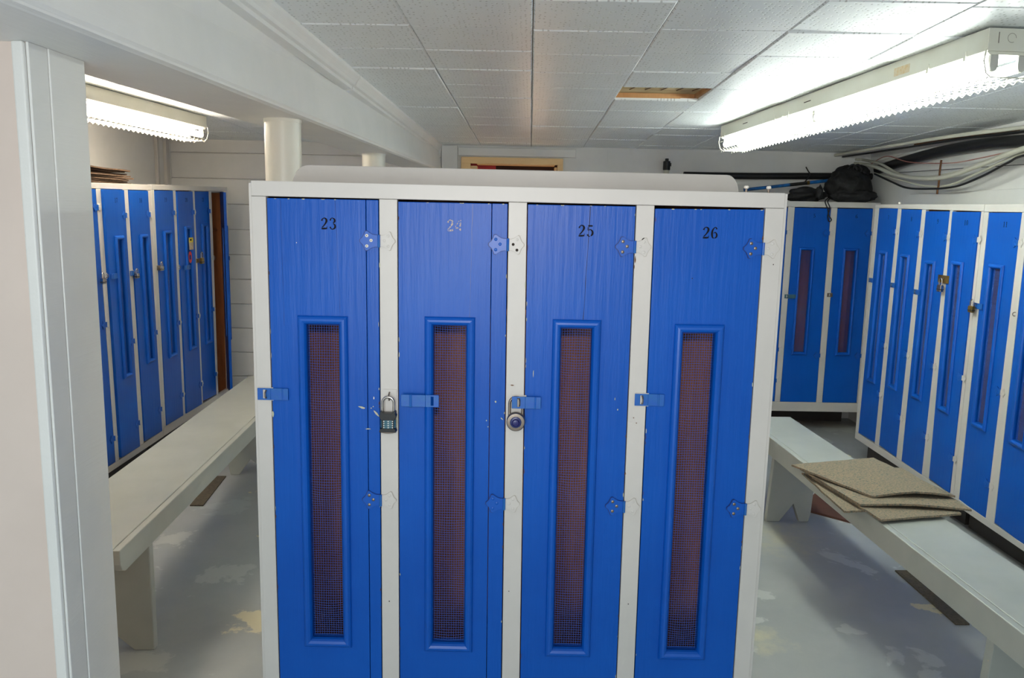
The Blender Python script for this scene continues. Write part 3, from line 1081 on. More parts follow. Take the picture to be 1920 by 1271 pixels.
# crack down the middle board joint of door 25, above its window, and faint joint on 24
for d, f0, f1, v1, mt in ((fd[2], .58, .545, .186, 'hole'), (fd[1], .68, .66, .19, 'dial'), (fd[0], .61, .645, .178, 'blue_seam'), (fd[0], .12, .13, .2, 'blue_seam')):
    q_ = d['q']
    a, c_ = lerp2(q_[0], q_[1], f0), lerp2(lerp2(q_[0], q_[1], f1), lerp2(q_[3], q_[2], f1), v1)
    p = B()
    vs = []
    rnd = random.Random(5)
    for k in range(15):
        x, zz = lerp2(a, c_, k / 14)
        x += rnd.uniform(-.0006, .0006)
        w = rnd.uniform(.0002, .0007) if d is fd[2] else rnd.uniform(.0001, .0004)
        vs += [(x - w, .0010, zz - .002), (x + w, .0010, zz - .002)]
    p.add(vs, [(2 * k, 2 * k + 1, 2 * k + 3, 2 * k + 2) for k in range(14)], mt)
    p.build('crack', root)

# ---- padlocks on the front block
def shackle(q, w, h, r, mt, y=0, z0=0):
    pts = [(-w, y, z0)]
    pts.append((-w, y, z0 + h - w))
    for k in range(1, 12):
        a = PI - PI * k / 12
        pts.append((w * math.cos(a), y, z0 + h - w + w * math.sin(a)))
    pts += [(w, y, z0 + h - w), (w, y, z0)]
    q.tube(pts, r, mt, 10)


u_, z_ = fu.px(730, 806)
pk = thing('padlock', 'black padlock with teal number wheels hanging between lockers 23 and 24', 'padlock', (u_ - .8, FY - .016, z_))
p = B(); shackle(p, .0135, .038, .0032, 'steel', 0, .047); p.build('shackle', pk)
p = B()
def slab(q, prof, y0, y1, mt):   # prof: (half width, z)
    q.prism([(-a, c_) for a, c_ in prof][::-1][::-1] + [(a, c_) for a, c_ in prof][::-1], y0, y1, mt)
slab(p, [(.0165, .0300), (.0205, .0405), (.0185, .0440), (.0185, .0500), (.0145, .0530), (.0100, .0470)][::-1], -.010, .010, 'rubber')
slab(p, [(.0175, .0095), (.0205, .0020), (.0195, .0005)], -.010, .010, 'rubber')
slab(p, [(.0195, .0005), (.0120, -.0015), (.004, -.0025)], -.009, .009, 'dull_steel')
p.box((-.0145, -.0085, .009), (.0145, .0085, .031), 'rubber')
p.build('body', pk, bevel=.0012)
for k in range(4):
    p = B(); zz = .0102 + k * .0051
    p.tube([(-.0176, 0, zz + .0023), (.0176, 0, zz + .0023)], .0102, 'teal', 12)
    p = B()
    p.lathe([(.0178, zz), (.0186, zz + .0008), (.0186, zz + .0042), (.0178, zz + .0048)], 'teal', 20)
    for v in range(len(p.v)):
        x, y, z = p.v[v]
        p.v[v] = (x, y * .56, z)
    for j in (-.009, 0.0015, .0115):
        p.box((j - .0012, -.0109 + abs(j) * .12, zz + .0012), (j + .0012, -.0098 + abs(j) * .12, zz + .0036), 'screw')
    p.build('number_wheel', pk)

u_, z_ = fu.px(967, 787)
pk = thing('padlock', 'round steel combination padlock with indigo dial beside locker 25', 'padlock', (u_ - .8, FY - .018, z_))
p = B(); shackle(p, .0155, .047, .0034, 'dull_steel', .0125, .010); p.build('shackle', pk)
p = B(); p.lathe([(.0205, -.010), (.0220, -.009), (.0222, .004), (.0205, .0062), (.0165, .0066)], 'dull_steel', 40, 'y'); p.build('case', pk)
p = B(); p.lathe([(.0136, .0064), (.0136, .0076), (.0120, .0086), (.0090, .0090)], 'dial', 36, 'y')
for k in range(40):
    a = 2 * PI * k / 40
    x, zz = math.cos(a), math.sin(a)
    p.add([(x * .0108 - zz * .0002, -.0092, zz * .0108 + x * .0002), (x * .0108 + zz * .0002, -.0092, zz * .0108 - x * .0002), (x * .0128 + zz * .0002, -.0086, zz * .0128 - x * .0002), (x * .0128 - zz * .0002, -.0086, zz * .0128 + x * .0002)], [(0, 1, 2, 3)], 'teal')
p.build('dial', pk)
p = B(); p.lathe([(.0088, .0088), (.0088, .0120), (.0070, .0150), (.0050, .0154)], 'dial', 20, 'y'); p.build('knob', pk)

# ---- back block 3-6
BYk = 6.0
bu = Unit('block of blue lockers 3 to 6 against the far wall', (1.34, BYk), (2.0, BYk))


def quad(u, *ps):
    return [u.px(*p_) for p_ in ps]


qb6 = quad(bu, (1571, 391), (1637, 391.5), (1606, 755), (1542, 754.5))
qb5 = quad(bu, (1491, 389), (1558, 391), (1530, 754), (1463, 753))
qb4 = [(q_[0] - .317, q_[1]) for q_ in qb5]
qb3 = [(q_[0] - .317, q_[1]) for q_ in qb4]
zh = bu.px(1500, 556)[1]
bd = [dict(q=qb3, num='3', hz=(.18, 1.06, 1.3)), dict(q=qb4, num='4', hz=(.18, 1.06, 1.3)),
      dict(q=qb5, num='5', op=(.27, .56), hz=(.18, 1.10), hasp=dict(z=zh, a=-.03, b=.06, mat='teal')),
      dict(q=qb6, num='6', op=(.33, .61), hz=(.18, 1.10), hasp=dict(z=bu.px(1560, 553)[1], a=-.03, b=.010, mat='dull_steel'))]
bo = [(0.0, bu.px(1480, 377)[1]), (qb6[1][0] + .055, bu.px(1637, 380)[1]), (qb6[2][0] + .055, .16), (0.0, .155)]
bu.build(bo, bd, depth=.42, kick_in=.34, win=(.212, .735))

# ---- right blocks 7-10, 11-14
RA, RB_ = (2.338, 5.37), (2.355, 3.4)
ru = Unit('block of blue lockers 7 to 10 along the right wall, far one', RA, RB_)


def rq(u, tl, tr, br, bl):
    return quad(u, tl, tr, br, bl)


hasp_r = lambda x_, y_, **k: dict(z=ru.px(x_, y_)[1], **k)
rd = [dict(q=rq(ru, (1648.3, 390.8), (1683.3, 390.8), (1639.7, 829), (1609, 811)), num='7', win=(.195, .735), op=(.36, .63), hz=(.14, .86, 1.18), hasp=hasp_r(1632, 525, a=-.045, b=.02)),
      dict(q=rq(ru, (1690, 392.5), (1728.3, 393), (1680, 857), (1647.6, 834)), num='8', win=(.193, .72), op=(.31, .59), hz=(.14, .86, 1.25), hasp=hasp_r(1672, 534, a=-.045, b=.02)),
      dict(q=rq(ru, (1735.8, 396), (1780.5, 396), (1727.5, 890), (1690, 864)), num='9', win=(.20, .71), op=(.30, .58), hz=(.14, .86, 1.27), hasp=hasp_r(1717, 547, a=-.045, b=.03)),
      dict(q=rq(ru, (1787, 397), (1839.2, 397.5), (1780.7, 924), (1743, 896.6)), num='10', win=(.19, .71), op=(.26, .55), hz=(.14, .86, 1.3), y=-.004, hasp=hasp_r(1770, 523, a=-.075, b=.045, mat='brass', h=.042, y=-.002))]
ro = [ru.px(1644, 383), (ru.px(1846, 383)[0], ru.px(1846, 383)[1]), (ru.px(1788, 952)[0], .128), (ru.px(1603, 815)[0], .135)]
ro[0] = (ro[0][0] - .02, ro[0][1])
ro[3] = (ro[0][0], ro[3][1])
ro[2] = (ro[1][0] + .004, ro[2][1])
ru.build(ro, rd, depth=.385, kick_in=.09, win=(.2, .71))
ru2 = Unit('block of blue lockers 11 to 14 along the right wall, near one', RA, RB_)
q11 = rq(ru2, (1854, 398.7), (1915.5, 398.7), (1847, 974), (1797.7, 936))
q12 = [(a + .315, c_ - .004) for a, c_ in q11]
q13 = [(a + .312, c_ - .004) for a, c_ in q12]
q14 = [(a + .312, c_ - .004) for a, c_ in q13]
rd2 = [dict(q=q11, num='11', win=(.182, .704), op=(.285, .60), hz=(.14, .86, 1.33), hasp=hasp_r(1830, 573, a=-.05, b=.035)),
       dict(q=q12, num='12', hz=(.14, .86, 1.33), op=(.285, .6), staple=ru.px(1900, 588)[1]), dict(q=q13, num='13', op=(.285, .6)), dict(q=q14, num='14', op=(.285, .6))]
ro2 = [(ro[1][0] + .003, ro[1][1]), (q14[1][0] + .04, ro[1][1] - .01), (q14[2][0] + .04, .11), (ro[2][0] + .003, .128)]
ru2.build(ro2, rd2, depth=.385, kick_in=.09, win=(.182, .704))


def small_padlock(unit, x, y, lab, w=.032, mt='dull_steel', sh='steel', rot=0):
    uu, zz = unit.px(x, y)
    wp = unit.A + unit.u * uu - unit.n * .022
    pk = thing('padlock', lab, 'padlock', (wp.x, wp.y, zz), (0, 0, math.atan2(unit.u.y, unit.u.x)))
    p = B(); shackle(p, w * .34, w * 1.0, w * .09, sh, 0, w * .4); p.build('shackle', pk)
    p = B(); p.box((-w / 2, -.009, -w * .45), (w / 2, .009, w * .5), mt); p.build('body', pk, bevel=.003)
    p = B(); p.box((-w / 2 - .0006, -.0096, -w * .2), (w / 2 + .0006, .0096, -w * .08), 'rubber'); p.build('band', pk)
    return pk


small_padlock(ru, 1770, 541, 'small steel padlock under the brass hasp of locker 10', .040, 'steel')
small_padlock(ru2, 1829, 580, 'small brass padlock with black band beside locker 11', .036, 'brass')
# bead on top of the right lockers
uu, zz = ru.px(1684, 381)
wp = ru.A + ru.u * uu + ru.n * .01
p = B(); p.lathe([(.003, 0), (.008, .004), (.0095, .009), (.007, .015), (.003, .017)], 'screw', 12)
o = p.build('knob', None, (wp.x, wp.y, ro[0][1] - .006)); tag(o, 'tiny white knob on top of the right-hand lockers', 'knob')

# ---- left blocks 15-18, 19-22
LA, LB = (-2.21, 3.6), (-2.262, 6.2)
lu2 = Unit('block of blue lockers along the left wall with its last door open', LA, LB)
lu = Unit('block of blue lockers along the left wall nearest the white partition', LA, LB)
q18 = quad(lu, (240.2, 356.7), (277.2, 358), (304, 807), (270, 827))
q17 = quad(lu, (188.8, 355), (232.4, 356.4), (262.5, 835), (225, 857))
q17[0] = (q17[3][0] - .045 + .02, q17[0][1])
q17[0] = (.700, q17[0][1]); q17[3] = (.736, q17[3][1]); q17[1] = (q17[1][0] - .02, q17[1][1]); q17[2] = (q17[2][0] - .02, q17[2][1])
q18[1] = (q18[1][0] - .012, q18[1][1]); q18[2] = (q18[2][0] - .012, q18[2][1])
q16 = quad(lu, (150, 355), (179.7, 354.5), (217, 866), (190, 870))
q16[0] = (q16[1][0] - .262, q16[1][1] - .004); q16[3] = (q16[2][0] - .262, q16[2][1] - .004)
q15 = [(a - .31, c_ - .006) for a, c_ in q16]
hl = lambda x_, y_, **k: dict(z=lu.px(x_, y_)[1], **k)
ld = [dict(q=q15, num='15'), dict(q=q16, num='16'),
      dict(q=q17, num='17', y=-.010, op=(.44, .69), win=(.182, .690), hz=(.14, .86, 1.35), hasp=hl(193, 520, a=.015, b=.105, closed=False), staple=lu.px(186, 519)[1], angle=.015),
      dict(q=q18, num='18', y=-.006, op=(.46, .70), win=(.185, .675), hz=(.14, .86, 1.35), hasp=hl(246, 512, a=-.06, b=.03))]
lo = [(q15[0][0] - .04, 1.71), (lu.px(283, 345)[0], lu.px(283, 345)[1] - .004), (lu.px(283, 345)[0] + .012, .160), (q15[0][0] - .04, .152)]
lu.build(lo, ld, depth=.45, kick_in=.1, win=(.183, .68))
q19 = quad(lu2, (289.3, 357), (323.3, 357.6), (343, 778.6), (311.5, 797.5))
q20 = quad(lu2, (329.6, 358.4), (359, 359), (376.6, 757.5), (348, 775))
q21 = quad(lu2, (365, 359), (391.5, 359), (406.2, 739), (381, 752))
q22 = quad(lu2, (396.7, 360), (419.5, 360), (428.5, 727), (409.7, 736))
ld2 = [dict(q=q19, num='19', op=(.40, .68), win=(.182, .70), hz=(.14, .86, 1.35), y=-.003, hasp=hl(296, 502, a=-.03, b=.02, mat='dull_steel')),
       dict(q=q20, num='20', op=(.42, .68), win=(.168, .705), hz=(.14, .86, 1.35), y=-.008, hasp=dict(z=lu2.px(352, 500)[1], a=.03, b=.13, closed=False, y=-.012), staple=lu2.px(335, 501)[1]),
       dict(q=q21, num='21', op=(.42, .70), win=(.165, .715), hz=(.14, .86, 1.35), hasp=dict(z=lu2.px(374, 488)[1], a=-.03, b=.02, mat='brass')),
       dict(q=q22, num='', angle=.43, win=(.175, .72), hz=(.10, .90, 1.35), label='open blue door seen nearly edge-on', hasp=dict(z=lu2.px(430, 479)[1], a=-.06, b=.02))]
l2o = [(lo[1][0] + .003, lo[1][1] + .002), (lu2.px(425, 350)[0] + .01, lu2.px(425, 350)[1] - .002), (lu2.px(433, 736)[0] + .02, .162), (lo[2][0] + .003, .161)]
lu2.build(l2o, ld2, depth=.45, kick_in=.1, win=(.17, .71))
small_padlock(lu2, 373, 489, 'round brass padlock on the left lockers beside the door with stickers', .044, 'brass')
small_padlock(lu2, 297, 503, 'small steel padlock on the left lockers at the block joint', .030, 'steel')
small_padlock(lu, 186, 527, 'silver padlock hanging nearest the white partition', .032, 'steel')
small_padlock(lu, 250, 517, 'silver padlock on the left lockers, second from the partition', .030, 'steel')
# stickers on the mesh of door 20
d20 = ld2[1]['obj']
hx20 = d20.location.x
for nm, (x, y), (w, h), mt in (('yellow_card', (352, 450), (.075, .035), 'yellow'), ('paper_card', (352.5, 461), (.072, .05), 'card')):
    uu, zz = lu2.px(x, y)
    p = B(); p.box((uu - hx20 - w / 2, -.0232, zz - h / 2), (uu - hx20 + w / 2, -.0222, zz + h / 2), mt)
    if nm == 'yellow_card':
        p.box((uu - hx20 - w * .3, -.0236, zz - .004), (uu - hx20 + w * .1, -.0232, zz + .008), 'ink')
    p.build(nm, d20)
uu, zz = lu2.px(350.5, 482)
p = B()
vs, fs = [], []
for k in range(24):
    a = 2 * PI * k / 24
    for r_ in (.013, .030):
        vs.append((uu - hx20 + math.cos(a) * r_, -.0226, zz + math.sin(a) * r_ * 1.35))
for k in range(24):
    j = (k + 1) % 24
    fs.append((2 * k, 2 * k + 1, 2 * j + 1, 2 * j))
p.add(vs, fs, 'red_sticker')
p.build('red_ring_sticker', d20)


# ------------------------------------------------------------------ benches
def bench(label, A, ang, length, width, legs, zt=.45, apron=.085, splay=.075):
    """A = near corner on the aisle side; the bench runs along +y' rotated by ang; width goes to +x'"""
    r = thing('bench', label, 'bench', (A[0], A[1], 0), (0, 0, ang))
    s_ = 1 if width > 0 else -1
    w = abs(width)
    X = lambda v: v * s_
    p = B(); p.box((X(.028), 0, zt - .034), (X(w), length, zt), 'grey_wood'); p.build('seat_board', r, bevel=.003)
    # front apron with its lower corner cut at the near end
    p = B()
    prof = [(0, zt), (length, zt), (length, zt - apron), (.035, zt - apron), (.012, zt - apron + .012), (0, zt - apron + .035)]
    n = len(prof)
    vs = [(X(0), a, c_) for a, c_ in prof] + [(X(.026), a, c_) for a, c_ in prof]
    p.add(vs, [tuple(range(n)), tuple(range(2 * n - 1, n - 1, -1))] + [(i, (i + 1) % n, n + (i + 1) % n, n + i) for i in range(n)], 'grey_wood')
    p.build('apron', r, bevel=.003)
    for ly in legs:
        p = B()
        t = .036
        x0, x1 = .034, w - .012
        xm = (x0 + x1) / 2
        if splay == 0:
            x0 = .006
        prof = [(x0, zt - .035), (x0 - splay, .0), (x0 - splay + .07, 0), (xm, .10), (x1 - .08, 0), (x1 - .03, 0), (x1 - .02, .05), (x1, zt - .035)]
        n = len(prof)
        vs = [(X(a), ly, c_) for a, c_ in prof] + [(X(a), ly + t, c_) for a, c_ in prof]
        p.add(vs, [tuple(range(n)), tuple(range(2 * n - 1, n - 1, -1))] + [(i, (i + 1) % n, n + (i + 1) % n, n + i) for i in range(n)], 'grey_wood')
        p.build('leg', r, bevel=.003)
        p = B(); p.prism([(X(xm - .04), zt - .2), (X(xm + .04), zt - .2), (X(xm + .04), zt - .036), (X(xm - .04), zt - .036)] if s_ > 0 else [(X(xm + .04), zt - .2), (X(xm - .04), zt - .2), (X(xm - .04), zt - .036), (X(xm + .04), zt - .036)], ly + t, ly + t + .02, 'grey_wood'); p.build('brace', r)
    return r


bench('long grey painted bench in front of the left-hand lockers', (-1.281, 2.466), math.radians(3.45), 2.85, -.352, (.245, 2.235), zt=.49, splay=0.0)
bench('long grey painted bench with carpet pieces on it, in front of the right-hand lockers', (1.451, 1.925), math.radians(2.55), 2.645, .281, (.34, 2.19), zt=.465, apron=.095, splay=.025)


# ------------------------------------------------------------------ carpet pieces on the right bench
def mat_patch(name, label, cat, corners, z, thick=.008, mt='carpet', curl=(0, 0, 0, 0), sag=0.0, hump=0.0, group=None, nn=12):
    """corners as pixels seen at height z, order a,b,c,d; curl lifts each corner"""
    C4 = [on_axis(x, y, 2, z + curl[i]) for i, (x, y) in enumerate(corners)]
    ctr = sum(C4, Vector()) / 4
    p = B()
    vs, fs = [], []
    rnd = random.Random(len(label))
    for side in (1, 0):
        for i in range(nn + 1):
            for j in range(nn + 1):
                u, v = i / nn, j / nn
                q_ = C4[0].lerp(C4[1], u).lerp(C4[3].lerp(C4[2], u), v)
                bulge = sag * math.sin(PI * u) * math.sin(PI * v) + hump * math.sin(PI * u) * v
                e = 0.0025 * mnoise.noise(Vector((u * 9, v * 9, z * 50)))
                edge_in = .004 * mnoise.noise(Vector((u * 25, v * 25, z * 90))) if i in (0, nn) or j in (0, nn) else 0
                vs.append((q_.x - ctr.x + edge_in, q_.y - ctr.y + edge_in, q_.z - z + bulge + abs(e) + thick * side))
    m1 = (nn + 1) ** 2
    idx = lambda s_, i, j: s_ * m1 + i * (nn + 1) + j
    for i in range(nn):
        for j in range(nn):
            fs.append((idx(0, i, j), idx(0, i + 1, j), idx(0, i + 1, j + 1), idx(0, i, j + 1)))
            fs.append((idx(1, i, j + 1), idx(1, i + 1, j + 1), idx(1, i + 1, j), idx(1, i, j)))
    for i in range(nn):
        for j in (0, nn):
            fs.append((idx(0, i, j), idx(1, i, j), idx(1, i + 1, j), idx(0, i + 1, j)))
            fs.append((idx(0, j, i), idx(0, j, i + 1), idx(1, j, i + 1), idx(1, j, i)))
    p.add(vs, fs, mt, True)
    o = p.build(name, None, (ctr.x, ctr.y, z))
    return tag(o, label, cat, group)


g_ = 'carpet pieces on the right bench'
mat_patch('carpet_piece', 'grey-green carpet piece poking out at the left, bottom of the bench pile', 'carpet', [(1503, 889), (1640, 905), (1622, 960), (1583, 962)], .4665, group=g_)
mat_patch('carpet_piece', 'grey-green carpet piece with the nearest straight edge, third in the bench pile', 'carpet', [(1522, 897), (1700, 900), (1802, 966), (1652, 978)], .476, group=g_)
mat_patch('carpet_piece', 'grey-green carpet piece second from the top of the bench pile', 'carpet', [(1500, 881), (1690, 880), (1822, 959), (1612, 949)], .4865, group=g_, curl=(.004, 0, .0, .002), hump=.010)
mat_patch('carpet_piece', 'grey-green carpet piece on top of the bench pile', 'carpet', [(1484, 874), (1637, 861), (1791, 933), (1636, 934)], .503, group=g_, curl=(.006, .0, .0, .0), sag=.008, hump=.018)

# brown mats on top of the left lockers
rnd = random.Random(11)
zt_l = lu.px(200, 345)[1]
for k in range(8):
    wm_, dm_ = .34, .50 - rnd.uniform(0, .06)
    p = B()
    nn = 10
    vs = []
    for side in (0, 1):
        for i in range(nn + 1):
            for j in range(5):
                u, v = i / nn - .5, j / 4 - .5
                wv = .004 * math.sin(u * 5 + k) * (1 if k > 5 else .3)
                vs.append((v * wm_, u * dm_, side * .0075 + wv * u * 2))
    fs = []
    for i in range(nn):
        for j in range(4):
            a = i * 5 + j
            fs += [(a, a + 1, a + 6, a + 5), (55 + a, 55 + a + 5, 55 + a + 6, 55 + a + 1)]
        fs += [(i * 5, i * 5 + 5, 55 + i * 5 + 5, 55 + i * 5), (i * 5 + 4, 55 + i * 5 + 4, 55 + i * 5 + 9, i * 5 + 9)]
    fs += [tuple([0, 1, 2, 3, 4] + [59, 58, 57, 56, 55]), tuple([50, 51, 52, 53, 54] + [109, 108, 107, 106, 105])]
    p.add(vs, fs, 'mat_brown')
    o = p.build('brown_mat', None, (-2.43 + rnd.uniform(-.02, .02), 4.45 + rnd.uniform(-.03, .03), 1.716 + .012 + k * .0105))
    o.rotation_euler = (0, 0, rnd.uniform(-.05, .05))
    tag(o, '%s brown fibre mat of the stack on top of the left lockers' % ('bottom', 'second from the bottom', 'third from the bottom', 'fourth from the bottom', 'fourth from the top', 'third from the top', 'second from the top', 'topmost')[k], 'mat', 'brown mats stacked on the left lockers')

# carpet strips on the floor
def strip(name, label, pts, mt='strip', th=.006):
    q = [on_axis(x, y, 2, .003) for x, y in pts]
    c = sum(q, Vector()) / 4
    p = B()
    p.hexa([(v.x - c.x, v.y - c.y, 0) for v in q] + [(v.x - c.x, v.y - c.y, th) for v in q], mt)
    tag(p.build(name, None, (c.x, c.y, .0005)), label, 'mat')


strip('carpet_strip', 'brown carpet strip on the floor under the left bench', [(356, 948), (381, 948), (424, 893), (402, 893)])
strip('carpet_strip', 'dark carpet strip on the floor beside the right bench', [(1678, 1070), (1703, 1070), (1818, 1171), (1792, 1171)])
strip('floor_board', 'red-brown board lying under the right bench behind its leg', [(1500, 955), (1612, 985), (1640, 930), (1540, 915)], 'redbrown', .012)


# ------------------------------------------------------------------ fluorescent fixtures
def fixture(label, near, far, tube_mat, guard_joint=.62):
    """near, far: (x,y) of the left top edge at the two ends"""
    a = Vector((near[0], near[1], 0)); c_ = Vector((far[0], far[1], 0))
    L_ = (c_ - a).length
    ang = math.atan2(-(c_.x - a.x), c_.y - a.y)
    r = thing('light_fixture', label, 'ceiling light', (near[0], near[1], ceil_z(near[1]) - .003), (tilt, 0, ang))
    Wd, Hd = .150, .068
    p = B()
    p.prism([(0, -Hd), (Wd, -Hd), (Wd, 0), (0, 0)], 0, L_, 'fixture')
    p.build('housing', r, bevel=.002)
    p = B(); p.prism([(.012, -Hd - .010), (Wd - .012, -Hd - .010), (Wd - .002, -Hd - .0005), (.002, -Hd - .0005)], .004, L_ - .004, 'fixture'); p.build('reflector', r)
    # end sockets
    tx = (.030, Wd - .030)
    zs = -Hd - .042
    ends = [(.012, 1), (L_ / 2 - .008, -1), (L_ / 2 + .008, 1), (L_ - .012, -1)]
    for x in tx:
        for yy, sg in ends:
            p = B()
            prof = [(x - .013, -Hd - .0102), (x - .013, zs - .002), (x - .009, zs - .014), (x, zs - .018), (x + .009, zs - .014), (x + .013, zs - .002), (x + .013, -Hd - .0102)]
            p.prism(prof, yy - .006, yy + .006, 'socket'); p.build('socket', r, bevel=.001)
        for y0, y1 in ((.020, L_ / 2 - .016), (L_ / 2 + .016, L_ - .020)):
            p = B()
            p.tube([(x, y0, zs), (x, y1, zs)], .017, tube_mat, 16)
            p.build('tube', r)
    # wire guard: long rods and closely spaced hoops
    zg = zs - .036
    for gi, (y0, y1) in enumerate(((.0, L_ * guard_joint), (L_ * guard_joint + .01, L_))):
        p = B()
        path = lambda yy, dz=0: [(-.004, yy, -Hd + .004), (-.008, yy, -Hd - .03), (.002, yy, zg + .012 + dz), (.018, yy, zg + dz), (Wd - .018, yy, zg + dz), (Wd - .002, yy, zg + .012 + dz), (Wd + .008, yy, -Hd - .03), (Wd + .004, yy, -Hd + .004)]
        p.tube(path(y0), .0022, 'fixture', 6)
        p.tube(path(y1), .0022, 'fixture', 6)
        for x, z in ((-.008, -Hd - .03), (.002, zg + .012), (.018, zg), (Wd / 2, zg), (Wd - .018, zg), (Wd - .002, zg + .012), (Wd + .008, -Hd - .03)):
            p.tube([(x, y0, z), (x, y1, z)], .0014, 'fixture', 6)
        n = int((y1 - y0) / .042)
        for k in range(1, n):
            yy = y0 + (y1 - y0) * k / n
            p.tube([(.002, yy - .012, zg + .012), (.018, yy, zg - .004), (Wd / 2, yy + .012, zg - .003), (Wd - .018, yy, zg - .004), (Wd - .002, yy - .012, zg + .012)], .0012, 'fixture', 5)
        nz_ = int((y1 - y0) / .021)
        for xg, zz_ in ((.010, zg + .002), (Wd - .010, zg + .002), (Wd / 2, zg - .002)):
            p.tube([(xg, y0 + (y1 - y0) * k / nz_, zz_ - (.011 if k % 2 else 0)) for k in range(nz_ + 1)], .0016, 'fixture', 5)
        g = p.build('wire_guard', r)
    # clips, slots, label and end-plate details
    for yy in (.10, .30, L_ * .62 - .06, L_ * .62 + .10, L_ - .08):
        p = B(); p.box((-.0035, yy, -Hd - .012), (-.0003, yy + .012, -Hd + .018), 'fixture'); p.build('clip', r)
    for yy in (L_ * .5, L_ * .82):
        p = B(); p.box((-.0008, yy, -Hd * .52), (.0, yy + .07, -Hd * .46), 'hole'); p.build('slot', r)
    p = B(); p.box((-.0008, .42, -Hd * .78), (-.0001, .52, -Hd * .35), 'label_tan'); p.build('maker_label', r)
    p = B()
    vs, fs = [], []
    for k in range(25):
        a2 = 2 * PI * k / 24
        for rr in (.013, .0142):
            vs.append((Wd * .5 + math.cos(a2) * rr, -.0006, -Hd * .42 + math.sin(a2) * rr))
    for k in range(20):
        fs.append((2 * k, 2 * k + 1, 2 * k + 3, 2 * k + 2))
    p.add(vs, fs, 'dull_steel')
    for x in (Wd * .22, Wd * .78):
        p.box((x - .001, -.0008, -Hd * .66), (x + .001, -.0002, -Hd * .18), 'dull_steel')
    p.build('end_knockout', r)
    return r


n1 = on_axis(1856, 49, 2, ceil_z(2.55))
f1 = on_axis(1352, 235, 2, ceil_z(4.95))
fixture('long fluorescent ceiling fixture with wire guard above the right bench', (n1.x, n1.y), (f1.x, f1.y), 'tube_right')
f2 = on_axis(390, 218, 2, ceil_z(5.0))
m2 = on_axis(163, 156, 2, ceil_z(3.85))
dr = (Vector((m2.x, m2.y)) - Vector((f2.x, f2.y))).normalized()
n2 = Vector((f2.x, f2.y)) + dr * 2.40
# (the visible long side is the right one, so shift the housing by its width)
fixture('fluorescent ceiling fixture with warm glow above the left bench', (n2.x - .15, n2.y), (f2.x - .15, f2.y), 'tube_left', .5)


# ------------------------------------------------------------------ pipes and cables on the right and back walls
def run(name, label, cat, pts, r, mt, seg=10, n=8, ax=0, val=None, lift=0):
    P_ = []
    for q in pts:
        if len(q) == 4:
            P_.append(on_axis(q[0], q[1], q[2], q[3]))
        elif len(q) == 3:
            P_.append(on_axis(q[0], q[1], ax, q[2]))
        else:
            P_.append(on_axis(q[0], q[1], ax, val))
    c = P_[0].copy()
    P_ = [v - c for v in P_]
    p = B(); p.tube(smooth_path(P_, n), r, mt, seg)
    return tag(p.build(name, None, c), label, cat)


run('drain_pipe', 'thick black pipe running along the right wall below the ceiling', 'pipe', [(1646, 318), (1700, 301), (1765, 284), (1850, 270), (1922, 264), (2100, 252), (2500, 215)], .034, 'black', 14, val=2.69)
run('drain_pipe', 'straight black pipe along the far wall above the lockers', 'pipe', [(1282, 328), (1400, 330), (1520, 330), (1640, 331)], .026, 'black', 14, ax=1, val=6.405)
run('conduit', 'grey conduit along the edge of the ceiling on the right', 'pipe', [(1566, 291), (1650, 277), (1780, 256), (1925, 238)], .011, 'cable', 8, ax=2, val=2.115)
run('conduit', 'second thinner dark conduit just under the ceiling edge', 'pipe', [(1580, 294), (1670, 281), (1800, 261), (1925, 246)], .007, 'black', 8, ax=2, val=2.10)
run('wood_strip', 'rusty brown strip under the conduits at the right ceiling edge', 'strip', [(1716, 271), (1800, 259), (1910, 246)], .010, 'rust', 6, ax=0, val=2.738)
run('pale_pipe', 'pale grey pipe above the thick black pipe', 'pipe', [(1640, 309), (1700, 290), (1780, 272), (1922, 256), (2100, 240), (2500, 195)], .013, 'white_wall', 10, val=2.732)
run('cable', 'thickest sagging ivory cable on the right wall', 'cable', [(1601, 307, 1, 6.43), (1618, 308, 1, 6.40), (1645, 314), (1680, 328), (1730, 335), (1780, 330), (1850, 305), (1925, 277), (2100, 225), (2500, 180)], .014, 'cable', val=2.60)
run('cable', 'second ivory cable sagging just behind the thickest one', 'cable', [(1604, 299, 1, 6.43), (1620, 300, 1, 6.41), (1650, 307), (1690, 328), (1735, 333), (1790, 324), (1850, 302), (1925, 275), (2100, 228), (2500, 185)], .010, 'cable', val=2.635)
run('cable', 'lowest ivory cable on the right wall', 'cable', [(1640, 325), (1690, 338), (1735, 349), (1780, 347), (1830, 326), (1880, 303), (1925, 285), (2100, 240), (2500, 200)], .007, 'cable', val=2.63)
run('black_cable', 'twisted black cable sagging lowest on the right wall', 'cable', [(1640, 326), (1672, 341), (1700, 352), (1740, 354), (1790, 350), (1840, 331), (1890, 305), (1925, 290), (2100, 250), (2500, 205)], .0065, 'black', val=2.60)
run('red_wire', 'thin red wire looping across the right wall', 'wire', [(1632, 308), (1662, 293), (1700, 303), (1740, 306), (1790, 305), (1840, 296), (1890, 285)], .0035, 'red_wire', 6, val=2.651)
run('thin_wire', 'thin dark straight wire behind the hanging cables', 'wire', [(1678, 324), (1740, 320), (1800, 316), (1925, 308), (2500, 270)], .002, 'black', 5, val=2.72)
run('hanger_strap', 'rusty strap hanging from the pipe and holding the cables', 'strap', [(1765, 300), (1762, 322), (1760, 345), (1758, 356), (1757, 364)], .006, 'rust', 6, val=2.605)

# ------------------------------------------------------------------ things on top of the far lockers
ZT = bo[0][1]


